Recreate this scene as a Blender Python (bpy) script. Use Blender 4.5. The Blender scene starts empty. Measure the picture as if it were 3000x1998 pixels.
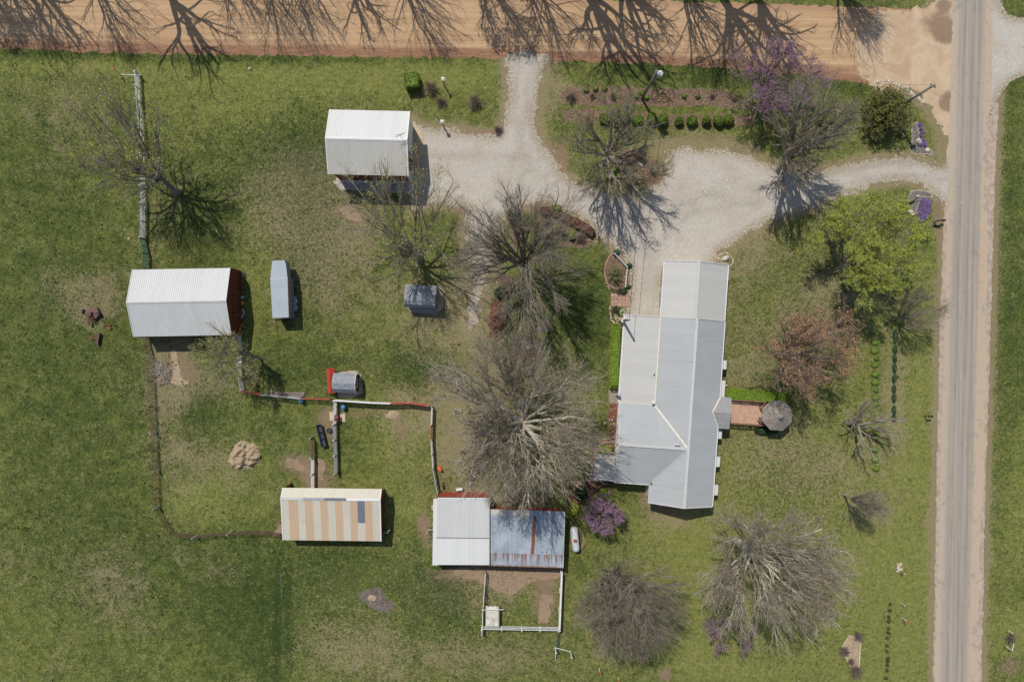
import bpy, bmesh, math, random
import numpy as np
from mathutils import Vector, Matrix
PI = math.pi
R = random.Random(7)
sc = bpy.context.scene
COL = sc.collection

# ------------------------------------------------------------------ camera, sky, sun, exposure
CAM_H = 83.333           # height of the drone above the ground in metres
PPM = 24.0               # photograph pixels per metre on the ground
cam = bpy.data.cameras.new('camera'); camo = bpy.data.objects.new('camera', cam); COL.objects.link(camo)
camo.location = (0, 0, CAM_H); camo.rotation_euler = (0, 0, 0)
cam.sensor_width = 36; cam.lens = 24; cam.clip_end = 5000; cam.clip_start = 0.5
sc.camera = camo
SUN_EL, SUN_AZ = math.radians(57.4), math.atan2(-0.486, 0.874)     # azimuth from +Y towards +X
world = bpy.data.worlds.new('World'); sc.world = world; world.use_nodes = True
wn = world.node_tree; sky = wn.nodes.new('ShaderNodeTexSky'); sky.sky_type = 'NISHITA'
sky.sun_disc = False; sky.sun_elevation = SUN_EL; sky.sun_rotation = SUN_AZ
wn.links.new(sky.outputs[0], wn.nodes['Background'].inputs[0]); wn.nodes['Background'].inputs[1].default_value = 0.095
sl = bpy.data.lights.new('sun', 'SUN'); sl.energy = 3.6; sl.angle = math.radians(0.53); sl.color = (1, .955, .885)
slo = bpy.data.objects.new('sun', sl); COL.objects.link(slo)
sd = Vector((math.sin(SUN_AZ)*math.cos(SUN_EL), math.cos(SUN_AZ)*math.cos(SUN_EL), math.sin(SUN_EL)))
slo.rotation_euler = sd.to_track_quat('Z', 'Y').to_euler(); slo.location = sd*60
sc.view_settings.view_transform = 'Standard'; sc.view_settings.look = 'None'
sc.view_settings.exposure = 0.0; sc.view_settings.gamma = 1; sc.view_settings.use_curve_mapping = False
sc.cycles.max_bounces = 6; sc.cycles.transparent_max_bounces = 8

# ------------------------------------------------------------------ helpers
def P(px, py, z=0.0):
    """world point at height z that the surveyed photograph pixel shows"""
    k = (CAM_H-z)/CAM_H
    return Vector(((px-1500)/PPM*k, (999-py)/PPM*k, z))
WM = {}
def link(o, parent=None):
    COL.objects.link(o)
    WM[o] = o.matrix_basis.copy()
    if parent is not None:
        o.parent = parent; o.matrix_parent_inverse = WM[parent].inverted()
    return o
def tag(o, label=None, cat=None, group=None, kind=None):
    if label: o['label'] = label
    if cat: o['category'] = cat
    if group: o['group'] = group
    if kind: o['kind'] = kind
    return o
def thing(name, loc, label, cat, group=None):
    o = bpy.data.objects.new(name, None); o.location = loc; o.empty_display_size = .3
    o.matrix_basis = Matrix.Translation(Vector(loc))
    link(o); return tag(o, label, cat, group)
def np_mesh(name, v, f, mat=None, smooth=False):
    """v (n,3), f (m,k) arrays"""
    v = np.asarray(v, dtype=np.float32); f = np.asarray(f, dtype=np.int32)
    me = bpy.data.meshes.new(name); k = f.shape[1]
    me.vertices.add(len(v)); me.vertices.foreach_set('co', v.ravel())
    me.loops.add(f.size); me.loops.foreach_set('vertex_index', f.ravel())
    me.polygons.add(len(f)); me.polygons.foreach_set('loop_start', np.arange(0, f.size, k, dtype=np.int32))
    me.polygons.foreach_set('loop_total', np.full(len(f), k, dtype=np.int32))
    if smooth: me.polygons.foreach_set('use_smooth', np.ones(len(f), dtype=bool))
    me.update(calc_edges=True)
    if mat: me.materials.append(mat)
    return me
def obj(name, me, parent=None, mtx=None):
    o = bpy.data.objects.new(name, me)
    if mtx is not None: o.matrix_basis = mtx
    return link(o, parent)
class MB:
    """collects faces for one mesh"""
    def __init__(s): s.v = []; s.f = []
    def add(s, vs, fs):
        n = len(s.v); s.v += [tuple(x) for x in vs]; s.f += [tuple(i+n for i in f) for f in fs]; return s
    def box(s, c, d, rz=0, M=None):
        x, y, z = d[0]/2, d[1]/2, d[2]/2
        vs = [Vector((i*x, j*y, k*z)) for i in (-1, 1) for j in (-1, 1) for k in (-1, 1)]
        m = (Matrix.Translation(Vector(c)) @ Matrix.Rotation(rz, 4, 'Z')) if M is None else M
        return s.add([m @ q for q in vs], [(0,1,3,2), (4,6,7,5), (0,4,5,1), (2,3,7,6), (0,2,6,4), (1,5,7,3)])
    def bar(s, p, q, w, h=None):
        p, q = Vector(p), Vector(q); h = h or w
        return s.box((0,0,0), (w, h, (q-p).length), M=bar_rot(p, q))
    def tube(s, pts, r, n=8, caps=True):
        pts = [Vector(p) for p in pts]; rr = r if isinstance(r, (list, tuple)) else [r]*len(pts)
        rings = []
        for i, p in enumerate(pts):
            t = (pts[min(i+1, len(pts)-1)]-pts[max(i-1, 0)])
            t = t.normalized() if t.length > 1e-9 else Vector((0,0,1))
            a = Vector((0,0,1)) if abs(t.z) < .9 else Vector((1,0,0))
            u = t.cross(a).normalized(); w = t.cross(u)
            rings.append([p+(u*math.cos(2*PI*k/n)+w*math.sin(2*PI*k/n))*rr[i] for k in range(n)])
        fs = [(i*n+k, i*n+(k+1) % n, (i+1)*n+(k+1) % n, (i+1)*n+k) for i in range(len(pts)-1) for k in range(n)]
        if caps: fs += [tuple(range(n))[::-1], tuple((len(pts)-1)*n+k for k in range(n))]
        return s.add([v for r_ in rings for v in r_], fs)
    def lathe(s, prof, n=16, c=(0,0,0)):
        c = Vector(c); vs = [c+Vector((r*math.cos(2*PI*k/n), r*math.sin(2*PI*k/n), z)) for r, z in prof for k in range(n)]
        fs = [(i*n+k, i*n+(k+1) % n, (i+1)*n+(k+1) % n, (i+1)*n+k) for i in range(len(prof)-1) for k in range(n)]
        fs += [tuple(range(n))[::-1], tuple((len(prof)-1)*n+k for k in range(n))]
        return s.add(vs, fs)
    def prism(s, poly, z0, z1):
        n = len(poly); vs = [(x, y, z0) for x, y in poly]+[(x, y, z1) for x, y in poly]
        return s.add(vs, [tuple(range(n))[::-1], tuple(range(n, 2*n))]+[(i, (i+1) % n, n+(i+1) % n, n+i) for i in range(n)])
    def slab(s, poly3, th):
        n = len(poly3); p = [Vector(q) for q in poly3]; nn = (p[1]-p[0]).cross(p[2]-p[0]).normalized()
        if nn.z < 0: nn = -nn
        vs = p+[q-nn*th for q in p]
        return s.add(vs, [tuple(range(n)), tuple(range(n, 2*n))[::-1]]+[(i, (i+1) % n, n+(i+1) % n, n+i) for i in range(n)])
    def mesh(s, name, mat, smooth=False):
        me = bpy.data.meshes.new(name); me.from_pydata(s.v, [], s.f)
        if smooth: me.polygons.foreach_set('use_smooth', [True]*len(me.polygons))
        bm = bmesh.new(); bm.from_mesh(me); bmesh.ops.recalc_face_normals(bm, faces=bm.faces); bm.to_mesh(me); bm.free()
        me.materials.append(mat); return me
    def build(s, name, mat, parent=None, smooth=False): return obj(name, s.mesh(name, mat, smooth), parent)
def bar_rot(p, q):
    d = (q-p).normalized(); up = Vector((0,0,1)) if abs(d.z) < .95 else Vector((0,1,0))
    y = (up-d*up.dot(d)).normalized(); x = y.cross(d)
    m = Matrix((x, y, d)).transposed().to_4x4(); m.translation = (p+q)/2; return m
UNIT = {}
def unit(kind, mat):
    k = (kind, mat.name)
    if k not in UNIT:
        mb = MB()
        if kind == 'box': mb.box((0,0,0), (1,1,1))
        elif kind == 'cyl': mb.tube([(0,0,-.5), (0,0,.5)], .5, 8)
        UNIT[k] = mb.mesh(kind, mat, False)
    return UNIT[k]
def bar(parent, name, p, q, w, h, mat, kind='box'):
    p, q = Vector(p), Vector(q)
    return obj(name, unit(kind, mat), parent, bar_rot(p, q) @ Matrix.Diagonal((w, h, (q-p).length, 1)))
def catmull(pts, n=6, closed=True):
    out = []; L = len(pts)
    for i in range(L if closed else L-1):
        g = lambda k: np.array(pts[k % L] if closed else pts[min(max(k, 0), L-1)], float)
        a, b, c, d = g(i-1), g(i), g(i+1), g(i+2)
        for k in range(n):
            t = k/n; out.append(tuple(.5*((2*b)+(-a+c)*t+(2*a-5*b+4*c-d)*t*t+(-a+3*b-3*c+d)*t**3)))
    if not closed: out.append(tuple(pts[-1]))
    return out
_rg = np.random.RandomState(3).rand(256, 256)
def vnoise(x, y):
    xi = np.floor(x).astype(int); yi = np.floor(y).astype(int); fx = x-xi; fy = y-yi
    fx = fx*fx*(3-2*fx); fy = fy*fy*(3-2*fy); g = lambda a, b: _rg[a % 256, b % 256]
    return (g(xi, yi)*(1-fx)+g(xi+1, yi)*fx)*(1-fy)+(g(xi, yi+1)*(1-fx)+g(xi+1, yi+1)*fx)*fy-.5
def fbm(x, y, o=4):
    s = 0; a = 1.0
    for i in range(o): s = s+a*vnoise(x*2**i+17.3*i, y*2**i+5.1*i); a *= .55
    return s
def sdist(pts, poly):
    """signed distance, positive inside"""
    pts = np.asarray(pts, float); poly = np.asarray(poly, float); a = poly; b = np.roll(poly, -1, 0)
    out = np.empty(len(pts))
    for s in range(0, len(pts), 20000):
        p = pts[s:s+20000, None, :]; ab = (b-a)[None]; ap = p-a[None]
        t = np.clip((ap*ab).sum(-1)/np.maximum((ab*ab).sum(-1), 1e-12), 0, 1)
        d = np.sqrt(((ap-ab*t[..., None])**2).sum(-1)).min(1)
        c = ((a[None, :, 1] > p[..., 1]) != (b[None, :, 1] > p[..., 1]))
        with np.errstate(divide='ignore', invalid='ignore'):
            xi = a[None, :, 0]+(p[..., 1]-a[None, :, 1])*(b-a)[None, :, 0]/(b-a)[None, :, 1]
        ins = ((c & (p[..., 0] < xi)).sum(1) % 2) == 1
        out[s:s+20000] = np.where(ins, d, -d)
    return out

# ------------------------------------------------------------------ materials
class NT:
    def __init__(s, name):
        s.m = bpy.data.materials.new(name); s.m.use_nodes = True; s.t = s.m.node_tree
        s.b = s.t.nodes['Principled BSDF']; s.b.inputs['Roughness'].default_value = .8
        s.b.inputs['Specular IOR Level'].default_value = .3
    def n(s, ty, **kw):
        nd = s.t.nodes.new(ty)
        for k, v in kw.items(): setattr(nd, k, v)
        return nd
    def set(s, sock, v):
        if hasattr(v, 'is_linked') or isinstance(v, bpy.types.NodeSocket): s.t.links.new(v, sock)
        elif isinstance(v, (tuple, list)) and len(v) == 3 and sock.type == 'RGBA': sock.default_value = (*v, 1)
        else: sock.default_value = v
    def pos(s): return s.n('ShaderNodeNewGeometry').outputs['Position']
    def oco(s): return s.n('ShaderNodeTexCoord').outputs['Object']
    def rnd(s): return s.n('ShaderNodeObjectInfo').outputs['Random']
    def attr(s, name): return s.n('ShaderNodeAttribute', attribute_name=name).outputs['Fac']
    def noise(s, scale, detail=3, rough=.55, vec=None, dist=0):
        nd = s.n('ShaderNodeTexNoise'); nd.inputs['Scale'].default_value = scale; nd.inputs['Detail'].default_value = detail
        nd.inputs['Roughness'].default_value = rough; nd.inputs['Distortion'].default_value = dist
        s.t.links.new(vec if vec is not None else s.pos(), nd.inputs['Vector']); return nd.outputs['Fac']
    def voro(s, scale, out='Distance', vec=None, rnd=1):
        nd = s.n('ShaderNodeTexVoronoi'); nd.inputs['Scale'].default_value = scale; nd.inputs['Randomness'].default_value = rnd
        s.t.links.new(vec if vec is not None else s.pos(), nd.inputs['Vector']); return nd.outputs[out]
    def mapv(s, scale=(1,1,1), rot=(0,0,0), vec=None):
        nd = s.n('ShaderNodeMapping'); nd.inputs['Scale'].default_value = scale; nd.inputs['Rotation'].default_value = rot
        s.t.links.new(vec if vec is not None else s.pos(), nd.inputs['Vector']); return nd.outputs[0]
    def math(s, op, a, b=0.0, c=None):
        nd = s.n('ShaderNodeMath', operation=op); s.set(nd.inputs[0], a); s.set(nd.inputs[1], b)
        if c is not None: s.set(nd.inputs[2], c)
        return nd.outputs[0]
    def step(s, v, lo, hi, a=0.0, b=1.0):
        nd = s.n('ShaderNodeMapRange', interpolation_type='SMOOTHSTEP'); s.set(nd.inputs['Value'], v)
        for k, x in (('From Min', lo), ('From Max', hi), ('To Min', a), ('To Max', b)): s.set(nd.inputs[k], x)
        return nd.outputs[0]
    def mix(s, f, a, b, mode='MIX'):
        nd = s.n('ShaderNodeMix', data_type='RGBA', blend_type=mode); s.set(nd.inputs[0], f); s.set(nd.inputs[6], a); s.set(nd.inputs[7], b)
        return nd.outputs[2]
    def bump(s, h, strength=.4, dist=.05):
        nd = s.n('ShaderNodeBump'); nd.inputs['Strength'].default_value = strength; nd.inputs['Distance'].default_value = dist
        s.t.links.new(h, nd.inputs['Height']); s.t.links.new(nd.outputs[0], s.b.inputs['Normal'])
    def col(s, c): s.set(s.b.inputs['Base Color'], c); return s
    def rough(s, r): s.set(s.b.inputs['Roughness'], r); return s
MATS = {}
def plain(name, c, rough=.7, metal=0, var=.25, scale=3.0, spec=.3, bump=0):
    """one colour broken up by two noises and a per-object shift"""
    if name in MATS: return MATS[name]
    n = NT(name); a = n.noise(scale, 5, .6); b = n.noise(scale*9, 2)
    k = n.math('ADD', n.math('MULTIPLY', a, .7), n.math('MULTIPLY', b, .3))
    lo = tuple(x*(1-var*1.1) for x in c); hi = tuple(min(1, x*(1+var)) for x in c)
    cc = n.mix(n.step(k, .3, .7), lo, hi)
    f = n.math('ADD', n.math('MULTIPLY', n.rnd(), var*.5), 1-var*.25)
    g = n.n('ShaderNodeMix', data_type='RGBA', blend_type='MULTIPLY'); g.inputs[0].default_value = 1
    n.t.links.new(cc, g.inputs[6]); cb = n.n('ShaderNodeCombineColor')
    for i in range(3): n.t.links.new(f, cb.inputs[i])
    n.t.links.new(cb.outputs[0], g.inputs[7]); n.col(g.outputs[2]).rough(rough)
    n.b.inputs['Metallic'].default_value = metal; n.b.inputs['Specular IOR Level'].default_value = spec
    if bump: n.bump(b, bump, .02)
    MATS[name] = n.m; return n.m

def grass_mat():
    n = NT('grass')
    big = n.noise(.07, 3); mid = n.noise(.55, 4, .6); patch = n.noise(2.3, 6, .78, dist=.9)
    fine = n.noise(6.5, 4, .75); speck = n.noise(15, 2, .7)
    lush, yel, dry, bare, clump, flower = (n.attr(k) for k in ('lush', 'yel', 'dry', 'bare', 'clump', 'flower'))
    y = n.math('ADD', n.math('ADD', n.math('MULTIPLY', mid, .85), n.math('MULTIPLY', big, .25)), n.math('SUBTRACT', n.math('MULTIPLY', yel, .48), n.math('MULTIPLY', lush, .26)))
    y = n.math('ADD', y, n.math('MULTIPLY', n.math('SUBTRACT', fine, .5), 1.5))
    y = n.math('ADD', y, n.math('MULTIPLY', n.math('SUBTRACT', patch, .5), 1.0))
    c = n.mix(n.step(y, .08, .94), (.067, .097, .022), (.338, .348, .094))
    c = n.mix(n.step(n.math('ADD', n.math('MULTIPLY', patch, .5), n.math('MULTIPLY', speck, .5)), .43, .56, .55, 0), c, (.036, .064, .013))
    s_ = n.math('ADD', n.math('ADD', n.math('MULTIPLY', patch, .42), n.math('MULTIPLY', fine, .62)), n.math('SUBTRACT', n.math('MULTIPLY', n.math('ADD', dry, n.math('MULTIPLY', n.math('SUBTRACT', n.noise(.22, 5, .7, dist=1.2), .5), 1.8)), .25), n.math('MULTIPLY', lush, .05)))
    c = n.mix(n.step(s_, .55, .69, 0, .74), c, (.390, .315, .180))
    cl = n.math('ADD', n.noise(3.2, 7, .8, dist=.6), n.math('MULTIPLY', n.math('ADD', clump, n.math('MULTIPLY', lush, .3)), .13))
    c = n.mix(n.step(cl, .585, .65, 0, .6), c, (.032, .068, .016))
    # bare earth
    bb = n.math('ADD', n.math('MULTIPLY', n.math('ADD', patch, n.math('MULTIPLY', fine, .8)), .6), n.math('MULTIPLY', bare, .5))
    earth = n.mix(n.noise(3.5, 5, .7), (.27, .18, .115), (.42, .30, .20))
    c = n.mix(n.step(bb, .70, 1.02, 0, .9), c, earth)
    # dandelions
    fl = n.math('MULTIPLY', n.math('LESS_THAN', n.voro(3.2), .13), n.step(n.math('ADD', n.noise(.9, 3), n.math('MULTIPLY', flower, .5)), .72, .9))
    c = n.mix(fl, c, (.50, .33, .02))
    n.col(c).rough(.95); n.b.inputs['Specular IOR Level'].default_value = .15
    n.bump(n.math('ADD', n.math('MULTIPLY', fine, .9), n.math('MULTIPLY', speck, .6)), 1.0, .22)
    return n.m
def gravel_mat():
    n = NT('pale_gravel'); a = n.noise(.35, 5, .6); b = n.noise(4, 5, .75); v = n.voro(14, 'Color')
    sep = n.n('ShaderNodeSeparateColor'); n.t.links.new(v, sep.inputs[0]); g = sep.outputs[0]
    c = n.mix(n.step(g, 0, 1), (.40, .365, .31), (.55, .50, .435))
    c = n.mix(n.step(a, .45, .75, 0, .5), c, (.36, .29, .215))
    c = n.mix(n.step(n.noise(1.1, 6, .7), .56, .7, 0, .45), c, (.27, .235, .20))
    ed = n.attr('edge')
    c = n.mix(n.math('MULTIPLY', n.step(ed, 1.6, .0), n.step(b, .36, .60)), c, (.30, .23, .14)); c = n.mix(n.math('MULTIPLY', n.step(ed, .8, .0), n.step(b, .50, .62)), c, (.13, .14, .05))
    c = n.mix(n.math('MULTIPLY', n.attr('track'), n.step(n.noise(2, 5, .7), .3, .6, .15, .6)), c, (.30, .265, .215))
    w = n.attr('weed')
    c = n.mix(n.step(n.math('ADD', n.noise(5, 4, .7), n.math('MULTIPLY', w, .24)), .70, .76, 0, .8), c, (.115, .125, .05))
    n.col(c).rough(.9); n.bump(n.math('ADD', g, b), .5, .03); return n.m
def dirt_mat():
    n = NT('packed_dirt'); ac = n.attr('across')      # 0 = south edge, 1 = north edge
    st = n.noise(1, 5, .65, n.mapv((.06, 2.2, 1))); st2 = n.noise(1, 4, .6, n.mapv((.25, 6.5, 1))); nz = n.noise(2.2, 5, .7); g = n.noise(14, 3, .7)
    c = n.mix(n.step(st, .3, .7), (.41, .25, .13), (.56, .38, .22))
    c = n.mix(n.step(st2, .5, .8, 0, .5), c, (.585, .43, .28))
    c = n.mix(n.step(nz, .55, .8, 0, .35), c, (.36, .225, .135))
    e = n.math('ADD', ac, n.math('MULTIPLY', n.math('SUBTRACT', st, .5), .22))
    red = n.mix(n.step(n.noise(1.5, 5, .7, n.mapv((.5, 3, 1))), .35, .7), (.21, .105, .060), (.35, .195, .115))
    c = n.mix(n.step(e, .25, .08), c, red); c = n.mix(n.step(e, .86, .98, 0, .7), c, (.36, .21, .13))
    c = n.mix(n.step(g, .3, .7, .0, .22), c, (.30, .20, .13))
    n.col(c).rough(.95); n.bump(n.math('ADD', st2, g), .5, .05); return n.m
def paved_mat():
    n = NT('worn_asphalt'); ac = n.attr('across')     # 0 = west edge, 1 = east edge
    st = n.noise(1, 4, .6, n.mapv((3.5, .05, 1))); st2 = n.noise(1, 5, .7, n.mapv((7, .35, 1))); g = n.noise(16, 3, .8); nz = n.noise(.6, 5, .7)
    c = n.mix(n.step(st, .3, .7), (.265, .23, .185), (.365, .315, .255))
    c = n.mix(n.step(st2, .45, .75, 0, .5), c, (.27, .235, .195))
    for w0 in (.33, .56, .72):
        band = n.step(n.math('ABSOLUTE', n.math('SUBTRACT', ac, w0)), .055, .012)
        c = n.mix(n.math('MULTIPLY', band, n.step(n.noise(1, 4, .7, n.mapv((3, .22, 1))), .32, .68, .1, .85)), c, (.20, .18, .16))
    dusty = n.math('ADD', ac, n.math('MULTIPLY', n.math('SUBTRACT', nz, .5), .16))
    c = n.mix(n.step(dusty, .24, .08, 0, .85), c, (.44, .355, .255)); c = n.mix(n.step(dusty, .80, .92, 0, .9), c, (.455, .35, .24))
    c = n.mix(n.step(g, .3, .75, 0, .3), c, (.46, .40, .35))
    ck = n.n('ShaderNodeTexVoronoi', feature='DISTANCE_TO_EDGE'); ck.inputs['Scale'].default_value = .42; n.t.links.new(n.mapv((1, .6, 1), vec=n.pos()), ck.inputs['Vector'])
    dv = n.n('ShaderNodeTexVoronoi', feature='DISTANCE_TO_EDGE'); dv.inputs['Scale'].default_value = 1.3; n.t.links.new(n.pos(), dv.inputs['Vector'])
    c = n.mix(n.math('MULTIPLY', n.step(ck.outputs['Distance'], .022, .006), n.step(n.noise(1.4, 4), .50, .62, 0, .30)), c, (.14, .125, .11))
    c = n.mix(n.step(n.noise(.45, 5, .75), .58, .64, 0, .45), c, (.23, .205, .18)); c = n.mix(n.step(n.noise(1.7, 5, .8), .62, .68, 0, .5), c, (.50, .42, .33))
    n.col(c).rough(.9); n.bump(g, .3, .02); return n.m
def shoulder_mat():
    n = NT('shoulder_dirt'); nz = n.noise(1.2, 5, .7); g = n.noise(12, 4, .75); st = n.noise(1, 5, .7, n.mapv((5, .4, 1)))
    c = n.mix(n.step(nz, .35, .65), (.28, .215, .155), (.46, .37, .28)); c = n.mix(n.step(st, .5, .7, 0, .6), c, (.22, .135, .088))
    c = n.mix(n.step(g, .3, .7, 0, .4), c, (.50, .44, .38)); n.col(c).rough(.95); n.bump(g, .5, .04); return n.m
def apron_mat():
    n = NT('dusty_apron'); nz = n.noise(.35, 5, .65, dist=.8); g = n.noise(13, 4, .75); st = n.noise(.9, 6, .7, n.mapv((.8, 2, 1), (0, 0, .7)), dist=1.5)
    c = n.mix(n.step(nz, .35, .65), (.42, .28, .16), (.54, .40, .265)); c = n.mix(n.step(st, .5, .75, 0, .55), c, (.40, .275, .175))
    wet = n.attr('wet'); c = n.mix(n.step(n.math('ADD', n.math('MULTIPLY', n.noise(1.5, 6, .75), .7), wet), .62, 1.0, 0, .85), c, (.17, .105, .06))
    c = n.mix(n.step(g, .35, .7, 0, .35), c, (.56, .46, .36)); n.col(c).rough(.95); n.bump(g, .5, .03); return n.m
def mulch_mat(name, a, b):
    n = NT(name); v = n.voro(9, 'Color'); sep = n.n('ShaderNodeSeparateColor'); n.t.links.new(v, sep.inputs[0])
    nz = n.noise(1.1, 5, .7); c = n.mix(sep.outputs[0], a, b)
    c = n.mix(n.step(nz, .5, .72, 0, .5), c, tuple(x*.55 for x in a)); c = n.mix(n.step(sep.outputs[1], .85, .95, 0, .6), c, (.38, .28, .19))
    n.col(c).rough(.95); n.bump(n.math('ADD', sep.outputs[0], nz), .8, .06); return n.m
def roof_mat(name, c, stain, amt=.35, axis='y', rough=.45):
    n = NT(name); o = n.pos(); sc_ = (4.0, .25, 1) if axis == 'y' else (.25, 4.0, 1)
    st = n.noise(1, 5, .65, n.mapv(sc_)); nz = n.noise(.5, 5, .65); f = n.noise(9, 4, .7)
    k = n.math('ADD', n.math('MULTIPLY', st, .6), n.math('MULTIPLY', nz, .4))
    cc = n.mix(n.step(k, .40, .72, 0, amt), c, stain); cc = n.mix(n.step(f, .5, .8, 0, .10), cc, stain)
    n.t.nodes.new('ShaderNodeObjectInfo')
    spk = n.step(n.noise(2.2, 6, .8), .60, .72, 0, .22); cc = n.mix(spk, cc, stain); cc = n.mix(n.math('MULTIPLY', n.rnd(), .35), cc, tuple(x*.85 for x in c))
    n.col(cc).rough(rough); n.b.inputs['Specular IOR Level'].default_value = .35; return n.m
def rusty_mat():
    n = NT('old_galvanised'); st = n.noise(1, 5, .7, n.mapv((6, .22, 1))); nz = n.noise(.7, 6, .7)
    c = n.mix(n.step(nz, .3, .7), (.265, .305, .35), (.41, .45, .49))
    c = n.mix(n.step(n.noise(1, 3, .6, n.mapv((4.4, .15, 1))), .45, .6, 0, .3), c, (.20, .24, .30))
    p = n.n('ShaderNodeSeparateXYZ'); n.t.links.new(n.pos(), p.inputs[0])
    yl = n.math('ADD', p.outputs[1], n.math('MULTIPLY', p.outputs[0], .036))      # the lap seam runs along here
    seam = -25.08
    below = n.math('SUBTRACT', seam, yl)
    rst = n.math('MULTIPLY', n.step(below, -.02, .05), n.step(n.math('SUBTRACT', n.math('MULTIPLY', st, 1.0), n.math('MULTIPLY', below, .08)), .46, .51))
    edge = n.math('MULTIPLY', n.step(below, 1.38, 1.5), n.step(n.noise(3, 4, .7), .4, .55))
    rst = n.math('MAXIMUM', rst, edge)
    c = n.mix(n.math('MULTIPLY', rst, .8), c, (.22, .095, .05))
    n.col(c).rough(.5); n.b.inputs['Metallic'].default_value = .0; return n.m
def shingle_mat(name, a, b):
    n = NT(name); v = n.voro(3.6, 'Color', n.mapv((1, 2.2, 1), vec=n.oco())); sep = n.n('ShaderNodeSeparateColor'); n.t.links.new(v, sep.inputs[0])
    nz = n.noise(9, 4, .7); c = n.mix(n.math('ADD', n.math('MULTIPLY', sep.outputs[0], .6), n.math('MULTIPLY', nz, .4)), a, b)
    n.col(c).rough(.9); n.bump(nz, .4, .02); return n.m
def leaf_mat(name, a, b, trans=True):
    n = NT(name); c = n.mix(n.n('ShaderNodeNewGeometry').outputs['Random Per Island'], a, b)
    n.col(c).rough(.65); n.b.inputs['Specular IOR Level'].default_value = .2
    return n.m
def bark_mat(name, a, b, sc_=2.0):
    n = NT(name); c = n.mix(n.step(n.noise(sc_, 5, .7), .35, .65), a, b)
    c = n.mix(n.math('MULTIPLY', n.n('ShaderNodeNewGeometry').outputs['Random Per Island'], .35), c, tuple(x*.6 for x in a))
    n.col(c).rough(.9); return n.m

GRASS = grass_mat(); GRAVEL = gravel_mat(); DIRT = dirt_mat(); PAVED = paved_mat(); SHOULDER = shoulder_mat(); APRON = apron_mat()
MULCH = mulch_mat('brown_mulch', (.115, .075, .048), (.25, .165, .11)); REDMULCH = mulch_mat('red_mulch', (.120, .045, .028), (.22, .095, .062))
EARTH = mulch_mat('bare_earth', (.25, .175, .11), (.36, .26, .175)); TANSOIL = mulch_mat('tan_soil', (.33, .245, .15), (.47, .37, .25)); ASH = mulch_mat('ash_soil', (.105, .085, .075), (.20, .165, .14))
GREYROCK = mulch_mat('grey_rock_chips', (.10, .095, .09), (.24, .22, .20))
WHITE_ROOF = roof_mat('white_ribbed_metal', (.56, .565, .55), (.45, .45, .42), .5)
CREAM_ROOF = roof_mat('weathered_shaded_white_metal', (.53, .515, .46), (.44, .42, .36), .6)
HOUSE_ROOF = roof_mat('pale_grey_metal', (.41, .425, .43), (.33, .34, .335), .55, 'x')
PATIO_ROOF = roof_mat('off_white_metal', (.50, .495, .465), (.48, .47, .43), .35, 'x')
FADE_ROOF = roof_mat('bright_white_metal', (.64, .645, .625), (.60, .60, .55), .3)
TAN_ROOF = roof_mat('tan_metal', (.56, .41, .265), (.46, .34, .22), .35); IVORY_ROOF = roof_mat('ivory_metal', (.58, .54, .44), (.50, .46, .37), .35)
RUSTY = rusty_mat(); RUST = plain('rust', (.20, .085, .045), .9, var=.4, scale=4)
TRIM = plain('grey_trim', (.52, .515, .50), .5, var=.08); WTRIM = plain('white_trim', (.70, .70, .68), .5, var=.08); CREAMTRIM = plain('cream_trim', (.66, .62, .50), .6, var=.15)
RED = plain('barn_red', (.155, .032, .020), .6, var=.2, scale=1.5); REDP = plain('faded_red_paint', (.40, .075, .050), .55, var=.2); BRIGHTRED = plain('bright_red_paint', (.50, .055, .03), .5, var=.15)
WHITEP = plain('white_paint', (.68, .675, .655), .55, var=.18, scale=5); BROWNW = plain('brown_wood', (.155, .105, .070), .85, var=.35, scale=6); GREYW = plain('grey_wood', (.30, .275, .24), .9, var=.3, scale=6)
GALV = plain('galvanised_pipe', (.40, .42, .43), .45, metal=.3, var=.15); RUSTPIPE = plain('brown_pipe', (.11, .062, .042), .8, var=.3); GREENP = plain('green_steel', (.035, .115, .085), .6, var=.2)
DARKM = plain('dark_steel', (.03, .03, .033), .5, var=.2); RUBBER = plain('rubber', (.018, .018, .019), .8, var=.2); BLACKP = plain('black_plastic', (.022, .026, .034), .35, var=.2)
BLUEP = plain('blue_plastic', (.06, .18, .32), .4, var=.15); CONC = plain('concrete', (.40, .375, .33), .9, var=.15, scale=1.2, bump=.2); TANCONC = plain('tan_concrete', (.50, .40, .27), .9, var=.12)
TRAILER = plain('trailer_grey', (.34, .385, .415), .4, var=.06, scale=.8); TRAILERSIDE = plain('trailer_side', (.20, .25, .31), .4, var=.15); GLASS = plain('dark_glass', (.05, .06, .07), .1, var=.05, spec=.6)
SKYL = plain('skylight_plastic', (.16, .18, .215), .3, var=.25, scale=4); DECKW = plain('deck_boards', (.50, .315, .22), .75, var=.16, scale=2); RAILW = plain('deck_rail_wood', (.24, .13, .085), .8, var=.25)
SIDING = plain('pale_siding', (.58, .56, .50), .7, var=.08); BRICKP = plain('red_paver', (.42, .255, .195), .9, var=.28, scale=3, bump=.2); GREYPAV = plain('grey_paver', (.33, .27, .21), .9, var=.25, scale=3)
STONE = plain('sandstone', (.52, .41, .28), .9, var=.35, scale=5, bump=.4); PALESTONE = plain('pale_rock', (.52, .47, .38), .9, var=.3, scale=4, bump=.5); TANK = plain('tank_white', (.56, .59, .60), .4, var=.1)
ORANGE = plain('orange_plastic', (.72, .12, .03), .5, var=.15); YELLOWP = plain('yellow_plastic', (.55, .38, .03), .5, var=.1); BOULD = plain('boulder', (.46, .42, .34), .95, var=.3, scale=3, bump=.6)
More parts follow.
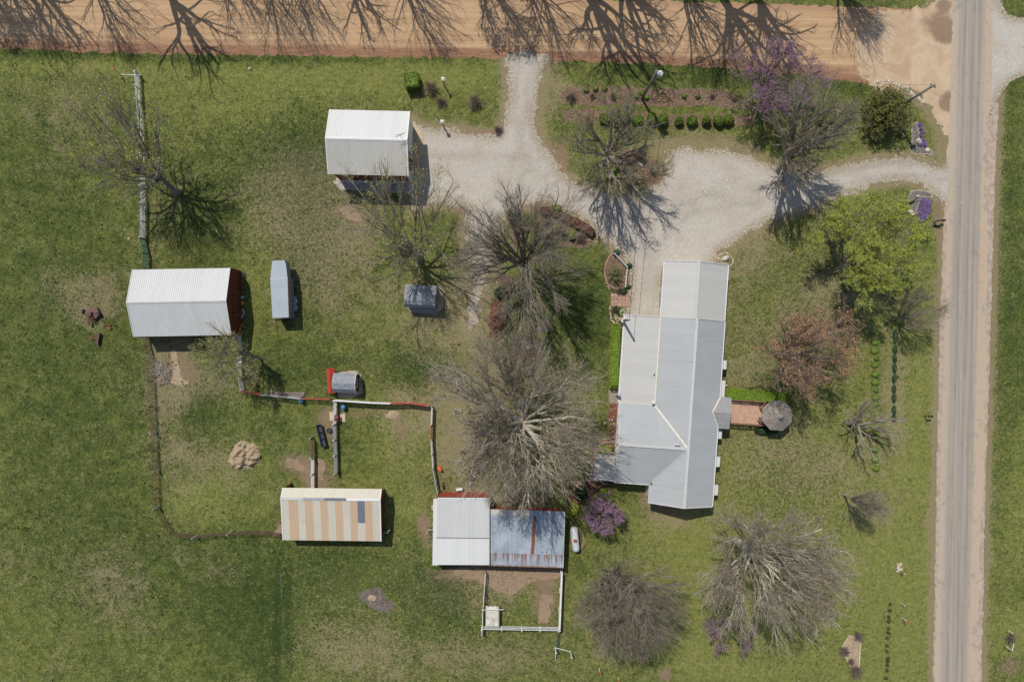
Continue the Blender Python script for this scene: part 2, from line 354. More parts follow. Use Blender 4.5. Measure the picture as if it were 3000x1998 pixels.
GREYSH = shingle_mat('grey_shingles', (.17, .185, .20), (.36, .38, .40)); TANSH = shingle_mat('brown_shingles', (.185, .155, .13), (.38, .335, .285)); HSHING = shingle_mat('roll_roofing', (.24, .24, .235), (.34, .34, .33))
HOSE = plain('garden_hose', (.40, .48, .18), .5, var=.1); POLEW = plain('pole_wood', (.24, .215, .175), .9, var=.3, scale=8)
L_BOX = leaf_mat('boxwood_leaf', (.05, .09, .015), (.19, .27, .045)); L_HEDGE = leaf_mat('hedge_leaf', (.12, .20, .015), (.26, .37, .04)); L_DARK = leaf_mat('dark_evergreen_leaf', (.018, .036, .014), (.05, .082, .028))
L_LIME = leaf_mat('lime_leaf', (.20, .26, .03), (.40, .46, .06)); L_SPRING = leaf_mat('spring_leaf', (.20, .26, .03), (.50, .54, .09)); L_OLIVE = leaf_mat('olive_leaf', (.11, .118, .03), (.25, .25, .07))
L_PINK = leaf_mat('redbud_blossom', (.22, .10, .19), (.42, .245, .39)); L_ORANGE = leaf_mat('orange_bud', (.42, .22, .11), (.68, .40, .19)); L_BROWN = leaf_mat('brown_seed', (.12, .075, .045), (.25, .16, .10))
L_PHLOX = leaf_mat('phlox', (.22, .15, .33), (.44, .31, .55)); L_RED = leaf_mat('barberry_leaf', (.12, .06, .042), (.25, .14, .095)); L_LITTER = leaf_mat('leaf_litter', (.25, .17, .10), (.50, .38, .25)); L_BLUEG = leaf_mat('bluegreen_leaf', (.03, .075, .035), (.07, .13, .06))
B_GREY = bark_mat('grey_bark', (.20, .175, .14), (.36, .32, .265)); B_PALE = bark_mat('sycamore_bark', (.36, .325, .25), (.62, .57, .47)); B_TWIG = bark_mat('grey_twig', (.27, .23, .165), (.42, .365, .275))
B_PALETWIG = bark_mat('tan_twig', (.35, .295, .21), (.54, .475, .36)); B_DARK = bark_mat('dark_bark', (.06, .05, .042), (.13, .11, .09)); B_PINKT = bark_mat('pinkish_twig', (.20, .15, .125), (.32, .245, .21))

# ------------------------------------------------------------------ ground
def blobs(X, Y, lst):
    out = np.zeros_like(X)
    for (px, py, rx, ry, w) in lst:
        cx, cy = (px-1500)/PPM, (999-py)/PPM
        d = ((X-cx)/(rx/PPM))**2+((Y-cy)/(ry/PPM))**2
        out += w*np.exp(-d*.9)
    return out
LUSH = [(150,600,330,420,.5),(640,310,120,60,.2),(900,440,160,120,.6),(700,175,700,16,1.3),(160,160,500,14,.6),(250,1300,330,500,.6),(700,1760,170,220,1.0),(330,1700,240,200,.35),(1690,880,110,190,.8),(1740,1010,60,120,.5),
 (600,1200,90,60,1.0),(820,1260,90,50,.5),(1060,1280,90,90,.9),(920,700,70,220,.5),(800,880,150,100,.5),(880,1090,130,70,.7),(1240,1080,90,50,.9),(1850,210,100,30,.9),(2080,220,120,30,1.0),(2480,260,60,20,1.1),(1900,570,60,20,.8),
 (2960,900,60,900,.6),(2650,800,40,300,.6),(1560,1000,80,60,.4),(1000,1620,120,60,.6),(1320,1560,40,200,.5),(620,700,60,200,.5),(1460,520,30,50,.4),(1330,640,90,60,.5),(2700,1700,40,300,.2),(780,1960,60,300,.4),(812,1850,10,170,1.2),(845,1850,7,150,.8)]
YEL = [(250,190,260,22,1.1),(900,230,500,60,.7),(700,330,160,50,.6),(1320,220,120,60,.4),(120,1900,220,250,.1),(2600,1800,230,260,1.1),(2230,1850,200,150,.9),(2680,1250,60,300,.7),(2100,1700,150,180,.8),(2000,1560,130,60,.6),
 (2340,1400,280,140,.8),(2450,1000,260,400,.25),(1060,1740,130,140,.5),(760,820,60,120,.6),(1120,1270,100,140,.6),(570,1480,100,60,.6),(2980,1480,40,200,.8),(2970,1850,50,60,1.2),(1420,800,60,160,.4),(2700,470,50,90,.3),(2060,1900,100,60,.7),(1040,1480,260,50,.4),(720,1150,80,40,.3),(640,1440,120,80,.3)]
DRY = [(200,350,140,160,.35),(260,850,140,70,.8),(240,940,60,60,.4),(180,280,60,60,.3),(980,660,160,200,.55),(880,560,170,140,.75),(1040,640,60,60,1.0),(1010,560,60,50,.7),(500,1040,60,120,.8),(580,1110,170,80,.6),(500,1300,60,200,.4),
 (640,1350,150,80,.4),(1330,900,160,100,.6),(1400,1120,200,180,.75),(1650,1180,80,160,.4),(2030,440,160,40,1.1),(1630,260,60,120,.6),(2190,720,80,120,.6),(2350,1370,200,130,.55),(2200,1100,150,200,.35),(2420,880,140,120,.5),
 (1960,1500,90,50,.8),(1100,1900,250,110,.5),(1500,1930,200,60,.4),(1420,1720,180,60,.6),(1340,1340,70,160,.6),(240,1650,240,120,.3),(660,1660,80,60,.4),(2620,1120,40,220,.6),(1400,700,40,120,.6),(350,1780,120,100,.4),(2060,1020,0.1,0.1,0),(2560,1500,120,60,.3),(920,810,70,130,.45),(450,640,60,120,.4),(1480,1480,120,60,.5),(1180,1200,60,60,.4)]
BARE = [(255,865,40,36,.3),(250,935,26,40,.4),(236,910,20,30,.4),(1010,615,50,26,1.0),(1060,640,26,20,.9),(905,1385,26,40,1.0),(855,1355,50,34,.9),(935,1410,34,40,.9),(975,1325,16,120,.5),(1150,1165,110,12,.4),(955,1240,36,50,.9),
 (1080,1210,110,16,.8),(1180,1280,26,30,.8),(1160,1240,30,20,.6),(1240,1380,40,30,.5),(1440,1680,190,26,1.3),(1600,1760,40,90,1.0),(1400,1570,0.1,0.1,0),(1250,1560,20,60,.8),(1230,1530,20,40,.7),(1500,1150,160,160,.25),(1380,1440,60,40,.5),
 (1920,1450,60,40,1.0),(1960,1500,60,24,.7),(1700,1400,50,60,.4),(2620,1080,14,160,.6),(2570,1090,14,260,.45),(2740,640,10,60,.8),(560,1080,60,40,.7),(520,1020,30,30,.9),(520,1110,40,14,.9),(1000,1610,180,10,.6),(830,1540,24,26,.9),(1480,1960,90,20,.3),
 (1950,1976,24,20,1.2),(1650,480,12,60,.6),(1390,420,60,26,.7),(1450,400,30,16,.8),(480,1110,30,40,.6),(800,890,36,20,.5),(810,945,40,16,.6),(2000,390,120,16,.35),(1640,440,30,40,.6),(2000,1380,50,10,.5),(2100,680,30,16,.8),(2960,1950,40,40,.8),(2720,520,60,12,.9),(1390,1340,60,40,.4),(2340,700,0.1,0.1,0),(665,1320,30,30,.5),(1440,1000,40,60,.4),(1590,560,40,16,.6),(1530,600,60,12,.8),(818,1930,3,60,.9),(809,1880,2.5,60,.6),(806,1960,3,50,.9),(1380,610,60,14,.7),(2380,520,60,12,.5),(2610,1470,0.1,0.1,0)]
CLUMP = [(900,640,260,260,.9),(1200,1080,200,80,1.0),(760,420,260,140,.6),(2350,900,250,500,.7),(2300,1440,200,160,.7),(1000,1680,200,110,.9),(1100,1800,260,180,.7),(2350,1850,300,200,.6),(2960,1000,60,1000,.5),(1400,1850,200,160,.5),(200,1200,300,900,.25),(640,1100,160,90,.6),(1440,250,120,60,.3),(1300,1700,100,90,.8)]
FLOWER = [(120,185,120,14,1.2),(250,200,180,14,1.0),(2700,1500,26,120,1.2),(2710,1580,20,40,1.2),(2705,1120,30,200,.9),(2690,1880,30,60,.8),(2725,410,24,60,1.0),(2710,900,26,240,.6),(900,250,300,50,.5),(150,1400,300,600,.3),(1050,1700,200,120,.55),(2960,1540,30,120,.5),(600,1940,200,40,.5)]
DRIVE = [(1228,368),(1260,376),(1310,378),(1370,386),(1425,396),(1458,392),(1476,350),(1486,290),(1486,225),(1492,160),(1606,160),(1594,195),(1582,240),(1573,300),(1568,345),(1577,395),(1602,432),(1628,470),(1652,508),(1686,535),(1735,549),(1790,562),(1850,566),(1908,552),(1940,520),(1955,482),(1958,448),(1972,436),(2010,432),(2070,440),(2130,440),(2190,455),(2245,478),(2310,500),(2375,503),(2440,490),(2520,474),(2600,464),(2660,461),(2710,472),(2745,488),(2800,490),(2800,600),(2765,596),(2738,568),(2700,545),(2655,531),(2600,536),(2550,549),(2480,572),(2420,592),(2360,612),(2300,635),(2250,648),(2220,664),(2165,700),(2140,716),(2110,735),(2098,768),(2098,800),(1950,800),(1950,930),(1847,930),(1846,850),(1849,785),(1838,762),(1812,742),(1790,715),(1762,698),(1742,690),(1733,664),(1700,640),(1655,618),(1605,598),(1560,604),(1515,615),(1478,640),(1460,690),(1442,745),(1432,800),(1416,852),(1404,905),(1396,945),(1382,962),(1371,945),(1374,900),(1384,840),(1370,770),(1364,700),(1362,640),(1374,612),(1340,603),(1290,600),(1240,602),(1205,602),(1205,370)]
MARGIN = [(2920,-300),(2910,0),(2925,300),(2915,500),(2901,1000),(2885,1500),(2873,1998),(2866,2400),(2726,2400),(2734,1998),(2742,1500),(2752,1000),(2768,560),(2772,480),(2752,370),(2718,322),(2680,285),(2600,262),(2590,240)]
def build_ground():
    def axis(a, b):
        m = np.arange(a, b+.01, .7); o = np.array([3, 8, 16, 30, 60, 120, 300, 800, 2000.])
        return np.concatenate([(a-o)[::-1], m, b+o])
    xs, ys = axis(-70, 70), axis(-49, 49); X, Y = np.meshgrid(xs, ys); n, m = X.shape
    # gentle natural undulation outside the built area only
    v = np.stack([X, Y, np.zeros_like(X)], -1).reshape(-1, 3)
    i = np.arange((n-1)*m).reshape(n-1, m)[:, :-1].ravel(); f = np.stack([i, i+1, i+m+1, i+m], -1)
    me = np_mesh('ground', v, f, GRASS)
    pts = np.stack([X.ravel(), Y.ravel()], -1); near = (np.abs(pts[:, 0]) < 72) & (np.abs(pts[:, 1]) < 50); fr = np.zeros(len(pts))
    for poly in (catmull([tuple(P(*q)[:2]) for q in DRIVE], 3), [tuple(P(*q)[:2]) for q in MARGIN]):
        fr[near] = np.maximum(fr[near], np.exp(-(np.abs(sdist(pts[near], np.array(poly)))/.7)**1.5))
    for nm, lst in (('lush', LUSH), ('yel', YEL), ('dry', DRY), ('bare', BARE), ('clump', CLUMP), ('flower', FLOWER)):
        a = me.attributes.new(nm, 'FLOAT', 'POINT'); a.data.foreach_set('value', (blobs(X, Y, lst).ravel()+{'dry': 1.2, 'bare': .75, 'lush': -.8}.get(nm, 0)*fr).astype(np.float32))
    return tag(obj('ground', me), kind='structure')
build_ground()
def sheet(name, poly_px, z, mat, amp=.22, smooth=5, cell0=.96, levels=4, attrs={}, world_pts=None, kind='structure', parent=None, nscale=1.3):
    poly = [(p[0], p[1]) for p in (P(*q) for q in poly_px)] if world_pts is None else list(world_pts)
    if smooth: poly = catmull(poly, smooth)
    poly = np.array(poly); x0, y0 = poly.min(0)-1; x1, y1 = poly.max(0)+1
    nx, ny = int(math.ceil((x1-x0)/cell0)), int(math.ceil((y1-y0)/cell0))
    gx, gy = np.meshgrid(x0+(np.arange(nx)+.5)*cell0, y0+(np.arange(ny)+.5)*cell0); c = np.stack([gx.ravel(), gy.ravel()], -1)
    keep = []; cell = cell0
    for l in range(levels):
        d = sdist(c, poly); last = l == levels-1
        if last:
            k = d+amp*2.2*fbm(c[:, 0]*nscale, c[:, 1]*nscale, 4) > 0; keep.append((c[k], cell)); break
        lim = cell*.71+amp*1.7; keep.append((c[d > lim], cell)); c = c[np.abs(d) <= lim]
        h = cell/4; c = np.concatenate([c+np.array(o)*h for o in ((-1,-1), (1,-1), (1,1), (-1,1))]); cell /= 2
    V = []; n = 0
    for cc, s in keep:
        if len(cc): V.append((cc[:, None, :]+np.array([(-1,-1), (1,-1), (1,1), (-1,1)])[None]*s/2).reshape(-1, 2))
    V = np.concatenate(V); q = np.round((V-[x0, y0])/(cell0/2**levels)).astype(np.int64)
    key = q[:, 0]*1000003+q[:, 1]; u, idx, inv = np.unique(key, return_index=True, return_inverse=True)
    pv = V[idx]; me = np_mesh(name, np.concatenate([pv, np.full((len(pv), 1), z)], 1), inv.reshape(-1, 4), mat)
    a = me.attributes.new('edge', 'FLOAT', 'POINT'); a.data.foreach_set('value', sdist(pv, poly).astype(np.float32))
    for k, fn in attrs.items():
        a = me.attributes.new(k, 'FLOAT', 'POINT'); a.data.foreach_set('value', np.asarray(fn(pv[:, 0], pv[:, 1])).astype(np.float32))
    o = obj(name, me, parent)
    return tag(o, kind=kind) if parent is None else o
def tracks(lines, half=.78, wdt=.30):
    def fn(x, y):
        out = np.zeros(len(x)); p = np.stack([x, y], -1)
        for ln_ in lines:
            q = np.array([tuple(P(*a)[:2]) for a in catmull(ln_, 5, False)]); dmin = np.full(len(x), 1e9)
            for a, b in zip(q[:-1], q[1:]):
                ab = b-a; t = np.clip(((p-a)@ab)/max((ab@ab), 1e-9), 0, 1); dmin = np.minimum(dmin, np.linalg.norm(p-a-t[:, None]*ab, axis=1))
            out = np.maximum(out, np.exp(-((dmin-half)/wdt)**2))
        return out
    return fn
TRK = tracks([[(1548,165),(1530,250),(1527,320),(1540,400),(1600,500),(1700,580),(1850,620),(2100,590),(2300,560),(2500,515),(2650,495),(2790,510)],[(1260,480),(1400,470),(1540,480),(1660,560),(1820,640),(1900,760),(1900,900)],[(1400,940),(1400,780),(1430,640),(1500,540),(1540,420),(1530,300)],[(1900,900),(1920,700),(2050,600),(2300,560)]])
def bl(lst): return lambda x, y: blobs(x, y, lst)
# dirt road along the north
S_E = [(-2200,80),(-600,118),(0,142),(400,158),(1000,166),(1500,172),(1750,183),(2000,190),(2350,222),(2600,255),(2700,268)]
N_E = [(2760,22),(2640,26),(2250,12),(1780,0),(1000,-22),(0,-50),(-600,-70),(-2200,-120)]
spx = np.array(S_E, float); npx = np.array(N_E[::-1], float)
def dirt_across(x, y):
    px, py = x*PPM+1500, 999-y*PPM
    s = np.interp(px, spx[:, 0], spx[:, 1]); n_ = np.interp(px, npx[:, 0], npx[:, 1]); return (s-py)/(s-n_)
sheet('dirt_road', S_E+[(2800,268),(2800,22)]+N_E, .004, DIRT, .16, smooth=0, attrs={'across': dirt_across})
def wx(py): return 2792-.0271*py
def ex(py): return 2905-.020*py if py > 300 else 2905-.02*py
paved_pts = [(wx(y), y) for y in (-1500, 0, 500, 1000, 1500, 1998, 3500)]+[(x, y) for x, y in ((2795,3500),(2868,1998),(2868,1880),(2846,1850),(2868,1810),(2866,1740),(2872,1560),(2884,1400),(2885,1200),(2893,1000),(2876,900),(2893,860),(2893,640),(2880,600),(2887,520),(2880,480),(2882,380),(2905,290),(2908,120),(2905,0),(2935,-1500))]
sheet('road_shoulder', [(2822,3500),(2875,1998),(2885,1500),(2901,1000),(2915,500),(2925,330),(2926,300),(2780,300),(2772,480),(2752,1000),(2742,1500),(2734,1998),(2690,3500)], .006, SHOULDER, .07, smooth=0)
sheet('paved_road', paved_pts, .012, PAVED, .07, smooth=0, attrs={'across': lambda x, y: ((x*PPM+1500)-(2792-.0271*(999-y*PPM)))/112.0})
sheet('junction_apron', [(2560,262),(2640,262),(2685,278),(2725,312),(2757,360),(2775,420),(2784,470),(2830,470),(2830,-20),(2745,-20),(2732,8),(2700,30),(2600,36),(2540,60),(2500,150)], .009, APRON, .45, smooth=4, attrs={'wet': bl([(2772,100,38,32,.95),(2765,15,24,24,.8),(2735,65,70,34,.5),(2778,300,24,24,1.6),(2480,190,100,12,.5),(2500,225,120,14,.5)])})
sheet('side_track', [(2870,-10),(2930,-10),(2938,22),(2960,46),(3060,52),(3400,52),(3400,190),(3060,200),(3000,222),(2965,240),(2940,262),(2922,292),(2905,330),(2870,340)], .010, GRAVEL, .18, attrs={'weed': bl([])})
sheet('gravel_driveway', DRIVE, .008, GRAVEL, .30, smooth=4, attrs={'track': TRK, 'weed': bl([(2060,570,60,34,.55),(2140,530,60,36,.6),(1960,600,60,30,.4),(1500,300,14,80,.5),(1930,880,14,60,.5),(1600,640,20,20,.4),(1380,740,10,120,.6),(2250,450,120,10,.5),(1230,600,60,12,.6)])})
for nm, pts, mat, z in (
 ('mulch_bed', [(1648,274),(1680,256),(1750,251),(1850,255),(1950,260),(2050,260),(2110,262),(2160,276),(2150,314),(2060,313),(1950,310),(1800,309),(1660,302)], MULCH, .0045),
 ('mulch_bed', [(1652,322),(1750,322),(1860,330),(1990,338),(2100,336),(2200,340),(2190,372),(2050,368),(1880,368),(1700,362),(1655,356)], MULCH, .0045),
 ('mulch_bed', [(1560,612),(1600,612),(1680,640),(1742,672),(1738,715),(1690,725),(1640,720),(1590,690),(1575,650)], MULCH, .0045),
 ('mulch_bed', [(1510,640),(1535,650),(1530,700),(1505,740),(1495,700)], MULCH, .0045),
 ('mulch_bed', [(1460,815),(1490,808),(1510,835),(1495,860),(1462,855)], MULCH, .0045),
 ('mulch_bed', [(1440,880),(1475,880),(1480,930),(1465,985),(1438,985),(1436,930)], REDMULCH, .0045),
 ('mulch_bed', [(1810,450),(1850,440),(1900,470),(1945,480),(1945,520),(1900,545),(1840,535),(1820,500)], MULCH, .0045),
 ('mulch_bed', [(1789,1182),(1812,1182),(1806,1332),(1781,1332)], REDMULCH, .0045),
 ('mulch_bed', [(1700,1420),(1740,1402),(1800,1410),(1780,1425),(1740,1440),(1700,1490),(1665,1500),(1670,1450)], REDMULCH, .0045),
 ('mulch_bed', [(1500,1000),(1550,985),(1590,1010),(1580,1060),(1520,1060)], MULCH, .0045),
 ('bare_ground', [(1582,940),(1600,935),(1608,965),(1600,1000),(1580,1005),(1570,970)], TANSOIL, .005),
 ('bare_ground', [(1540,1000),(1580,995),(1570,1020),(1530,1022)], TANSOIL, .005),
 ('bare_ground', [(500,1030),(520,1030),(524,1075),(535,1105),(556,1118),(545,1126),(505,1124),(502,1095),(506,1060)], TANSOIL, .005),
 ('bare_ground', [(990,615),(1010,600),(1030,610),(1060,625),(1075,640),(1050,655),(1025,645)], EARTH, .005),
 ('bare_ground', [(838,1560),(832,1535),(815,1535),(800,1560),(806,1568)], EARTH, .005),
 ('bare_ground', [(1340,1665),(1500,1675),(1640,1672),(1636,1690),(1560,1700),(1500,1740),(1440,1720),(1400,1700),(1350,1690)], EARTH, .005),
 ('bare_ground', [(1590,1740),(1612,1750),(1612,1810),(1585,1826),(1575,1800),(1580,1760)], EARTH, .005),
 ('bare_ground', [(1052,1742),(1080,1722),(1110,1722),(1130,1740),(1132,1760),(1158,1765),(1150,1785),(1135,1797),(1110,1785),(1080,1772),(1060,1760)], ASH, .005),
 ('bare_ground', [(900,1380),(880,1360),(860,1340),(840,1352),(850,1368),(880,1376)], EARTH, .005),
 ('bare_ground', [(932,1345),(950,1350),(950,1390),(935,1408),(928,1380)], EARTH, .005)):
    sheet(nm, pts, z, mat, .22, smooth=4, nscale=1.6)

# ------------------------------------------------------------------ generic builders
def ribbed(parent, name, o, u, v, poly, mats, pw=.914, rib=.2286, h=.022, u0=None):
    """metal panels with trapezoid ribs on the plane o + a*u + b*v, ribs along v, cut to the convex polygon poly [(a,b)]"""
    u, v, o = Vector(u).normalized(), Vector(v).normalized(), Vector(o); nrm = u.cross(v).normalized()
    if nrm.z < -1e-6: nrm = -nrm
    a0, a1 = min(p[0] for p in poly), max(p[0] for p in poly); b0, b1 = min(p[1] for p in poly), max(p[1] for p in poly)
    area = sum(poly[i][0]*poly[(i+1) % len(poly)][1]-poly[(i+1) % len(poly)][0]*poly[i][1] for i in range(len(poly)))
    if area < 0: poly = poly[::-1]
    M = Matrix((u, v, nrm)).transposed().to_4x4(); M.translation = o
    k = 0; a = a0
    while a < a1-.02:
        e = min(a+pw, a1); us = []; nr = max(1, round((e-a)/rib)) if e-a > rib*.6 else 1; rw = (e-a)/nr
        for i in range(nr):
            s = a+i*rw; us += [(s, h), (s+rw*.10, h), (s+rw*.2, 0), (s+rw*.9, 0)]
        us.append((e, h))
        bm = bmesh.new(); top = [bm.verts.new((x, b0, z+.012)) for x, z in us]; bot = [bm.verts.new((x, b1, z+.012)) for x, z in us]
        for i in range(len(us)-1): bm.faces.new((top[i], top[i+1], bot[i+1], bot[i]))
        for i in range(len(poly)):
            p, q = poly[i], poly[(i+1) % len(poly)]; dx, dy = q[0]-p[0], q[1]-p[1]
            if abs(dx) < 1e-6 or abs(dy) < 1e-6: continue
            bmesh.ops.bisect_plane(bm, geom=bm.verts[:]+bm.edges[:]+bm.faces[:], plane_co=(p[0], p[1], 0), plane_no=(dy, -dx, 0), clear_outer=True)
        if bm.faces:
            me = bpy.data.meshes.new(name); bm.to_mesh(me); me.materials.append(mats[k % len(mats)] if isinstance(mats, list) else mats)
            obj(name, me, parent, M.copy())
        bm.free(); a = e; k += 1
def gable(root, c, rot, L, Wd, ze, zr, roofm, wallm, trim, ends=(0, 0), over=.0, ridge_off=0, zes=None, siding=True, roof_ribs=True):
    """ridge along local x; returns local->world function"""
    ca, sa = math.cos(rot), math.sin(rot); zes = ze if zes is None else zes
    def T(x, y, z): return Vector((c[0]+x*ca-y*sa, c[1]+x*sa+y*ca, z))
    X, Y = L/2, Wd/2; ro = ridge_off
    wx_, wy_ = X-over, Y-over; w = MB()
    zn = ze+(zr-ze)*0-.05; zs = zes-.05; zt = zr-.06
    vs = [T(-wx_,-wy_,0), T(wx_,-wy_,0), T(wx_,wy_,0), T(-wx_,wy_,0), T(-wx_,-wy_,zs), T(wx_,-wy_,zs), T(wx_,wy_,zn), T(-wx_,wy_,zn), T(-wx_,ro,zt), T(wx_,ro,zt)]
    for nm, fs in (('wall', [(0,1,5,4)]), ('wall', [(2,3,7,6)]), ('wall', [(0,4,8,7,3)]), ('wall', [(1,2,6,9,5)])):
        mb = MB(); poly = [vs[i] for i in fs[0]]; nn = (poly[1]-poly[0]).cross(poly[2]-poly[0]).normalized()*.1
        cen = T(0, 0, 1.5)
        if (poly[0]-cen).dot(nn) > 0: nn = -nn
        n_ = len(poly); mb.add(poly+[p+nn for p in poly], [tuple(range(n_)), tuple(range(n_, 2*n_))[::-1]]+[(i, (i+1) % n_, n_+(i+1) % n_, n_+i) for i in range(n_)])
        mb.build(nm, wallm, root)
    for (ye, z_) in ((Y, ze), (-Y, zes)):
        sgn = 1 if ye > 0 else -1; wid = math.hypot(abs(ye-ro), zr-z_)
        MB().slab([T(-X, ye, z_-.015), T(X, ye, z_-.015), T(X, ro, zr-.015), T(-X, ro, zr-.015)], .05).build('roof_deck', trim, root)
        o = T(-X, ye, z_); uu = T(X, ye, z_)-o; vv = T(-X, ro, zr)-o
        rm = roofm[0 if ye > 0 else 1] if isinstance(roofm, tuple) else roofm
        if roof_ribs: ribbed(root, 'roof_panel', o, uu, vv, [(0,0), (L,0), (L,wid), (0,wid)], rm)
    for sx in (-1, 1):
        for (ye, z_) in ((Y, ze), (-Y, zes)):
            bar(root, 'rake_trim', T(sx*(X+.01), ye, z_+.02), T(sx*(X+.01), ro, zr+.02), .12, .07, trim)
    MB().slab([T(-X-.05, ro-.17, zr-.01), T(X+.05, ro-.17, zr-.01), T(X+.05, ro, zr+.07), T(-X-.05, ro, zr+.07)], .02).slab([T(-X-.05, ro, zr+.07), T(X+.05, ro, zr+.07), T(X+.05, ro+.17, zr-.01), T(-X-.05, ro+.17, zr-.01)], .02).build('ridge_cap', trim, root)
    if siding:
        for sx in (-1, 1):
            o = T(sx*(wx_+.004), -sx*wy_, 0); e1, e2 = (zs, zn) if sx > 0 else (zn, zs)
            ribbed(root, 'siding_panel', o, T(0,sx,0)-T(0,0,0), (0,0,1), [(0,0), (2*wy_,0), (2*wy_,e2), (wy_+sx*ro,zt), (0,e1)], wallm)
        for sy, zz in ((-1, zs), (1, zn)):
            o = T(sy*wx_, sy*(wy_+.004), 0); ribbed(root, 'siding_panel', o, T(-sy,0,0)-T(0,0,0), (0,0,1), [(0,0), (2*wx_,0), (2*wx_,zz), (0,zz)], wallm)
    return T
def leaves(name, mat, centers, size, parent, rng, flat=.0, kind=None, sdev=.35):
    n = len(centers); a = rng.normal(size=(n, 3)); a[:, 2] *= (1-flat); a /= np.linalg.norm(a, axis=1)[:, None]+1e-9
    b = rng.normal(size=(n, 3)); b -= (a*b).sum(1)[:, None]*a; b /= np.linalg.norm(b, axis=1)[:, None]+1e-9
    s = size*(1+sdev*rng.normal(size=(n, 1))).clip(.3, 2)
    cc = centers; v = np.stack([cc+a*s, cc+b*s*.6, cc-a*s, cc-b*s*.6], 1).reshape(-1, 3)
    me = np_mesh(name, v, np.arange(4*n).reshape(n, 4), mat); o = obj(name, me, parent)
    if kind: o['kind'] = kind
    return o
def tubes_np(Pn, Rn, sides):
    N, K, _ = Pn.shape; T = np.empty_like(Pn); T[:, 1:-1] = Pn[:, 2:]-Pn[:, :-2]; T[:, 0] = Pn[:, 1]-Pn[:, 0]; T[:, -1] = Pn[:, -1]-Pn[:, -2]
    T /= np.linalg.norm(T, axis=-1, keepdims=True)+1e-9
    ref = np.where(np.abs(T[:, :1, 2:3]) < .8, np.array([0, 0, 1.]), np.array([1., 0, 0]))
    U = np.cross(T, ref); U /= np.linalg.norm(U, axis=-1, keepdims=True)+1e-9; Wv = np.cross(T, U)
    ang = np.arange(sides)*2*PI/sides
    V = Pn[:, :, None, :]+Rn[:, :, None, None]*(U[:, :, None, :]*np.cos(ang)[None, None, :, None]+Wv[:, :, None, :]*np.sin(ang)[None, None, :, None])
    idx = np.arange(N*K*sides).reshape(N, K, sides)
    a = idx[:, :-1]; b = np.roll(a, -1, 2); d = idx[:, 1:]; c = np.roll(d, -1, 2)
    return V.reshape(-1, 3), np.stack([a, b, c, d], -1).reshape(-1, 4)
def norm(a): return a/(np.linalg.norm(a, axis=-1, keepdims=True)+1e-9)
def grow(rng, Pn, Rn, m, t0, ratio, ang, K, up=.1, wig=.25, rr=.6, tip=.35, Lmin=None, rmin=.006, env=None, rad=0, org=None):
    """children of every polyline in Pn"""
    N, K0, _ = Pn.shape; L = np.linalg.norm(np.diff(Pn, axis=1), axis=-1).sum(1)
    t = t0+(1-t0)*((np.arange(m)[None]+rng.rand(N, m))/m); t[:, -1] = 1.0
    f = t*(K0-1); i = np.minimum(f.astype(int), K0-2); fr = (f-i)[..., None]; n_ = np.arange(N)[:, None]
    p = Pn[n_, i]*(1-fr)+Pn[n_, i+1]*fr; r = Rn[n_, i]*(1-fr[..., 0])+Rn[n_, i+1]*fr[..., 0]
    T = norm(Pn[n_, i+1]-Pn[n_, i]); q = rng.normal(size=T.shape); q = norm(q-(q*T).sum(-1, keepdims=True)*T)
    a = ang*(.6+.8*rng.rand(N, m, 1)); a[:, -1] *= .3
    d = norm(np.cos(a)*T+np.sin(a)*q+np.array([0, 0, up])); ln = L[:, None]*ratio*(1.15-.6*t)*(.65+.7*rng.rand(N, m))
    p = p.reshape(-1, 3); d = d.reshape(-1, 3); ln = ln.reshape(-1); r0 = np.maximum(r.reshape(-1)*rr, rmin)
    out = np.empty((len(p), K, 3)); out[:, 0] = p; s = ln/(K-1)
    if rad: d = norm(d+rad*norm(p-org))
    for k in range(1, K):
        d = norm(d+wig*rng.normal(size=d.shape)*.6+np.array([0, 0, up*.5])); out[:, k] = out[:, k-1]+d*s[:, None]
    if env is not None:                       # keep inside the crown envelope
        c, e = env; e = e*(.82+.36*rng.rand(len(p), 1, 1)); q = (out-c)/e; dd = np.linalg.norm(q, axis=-1); over = dd > 1
        out = np.where(over[..., None], c+q/np.maximum(dd, 1e-6)[..., None]*(1+(dd-1)*.25)[..., None]*e, out)
    rad = r0[:, None]*np.linspace(1, tip, K)[None]; rad = np.maximum(rad, rmin*.7)
    return out, rad
def merge(parts):
    V = []; F = []; n = 0
    for v, f in parts: V.append(v); F.append(f+n); n += len(v)
    return np.concatenate(V), np.concatenate(F)
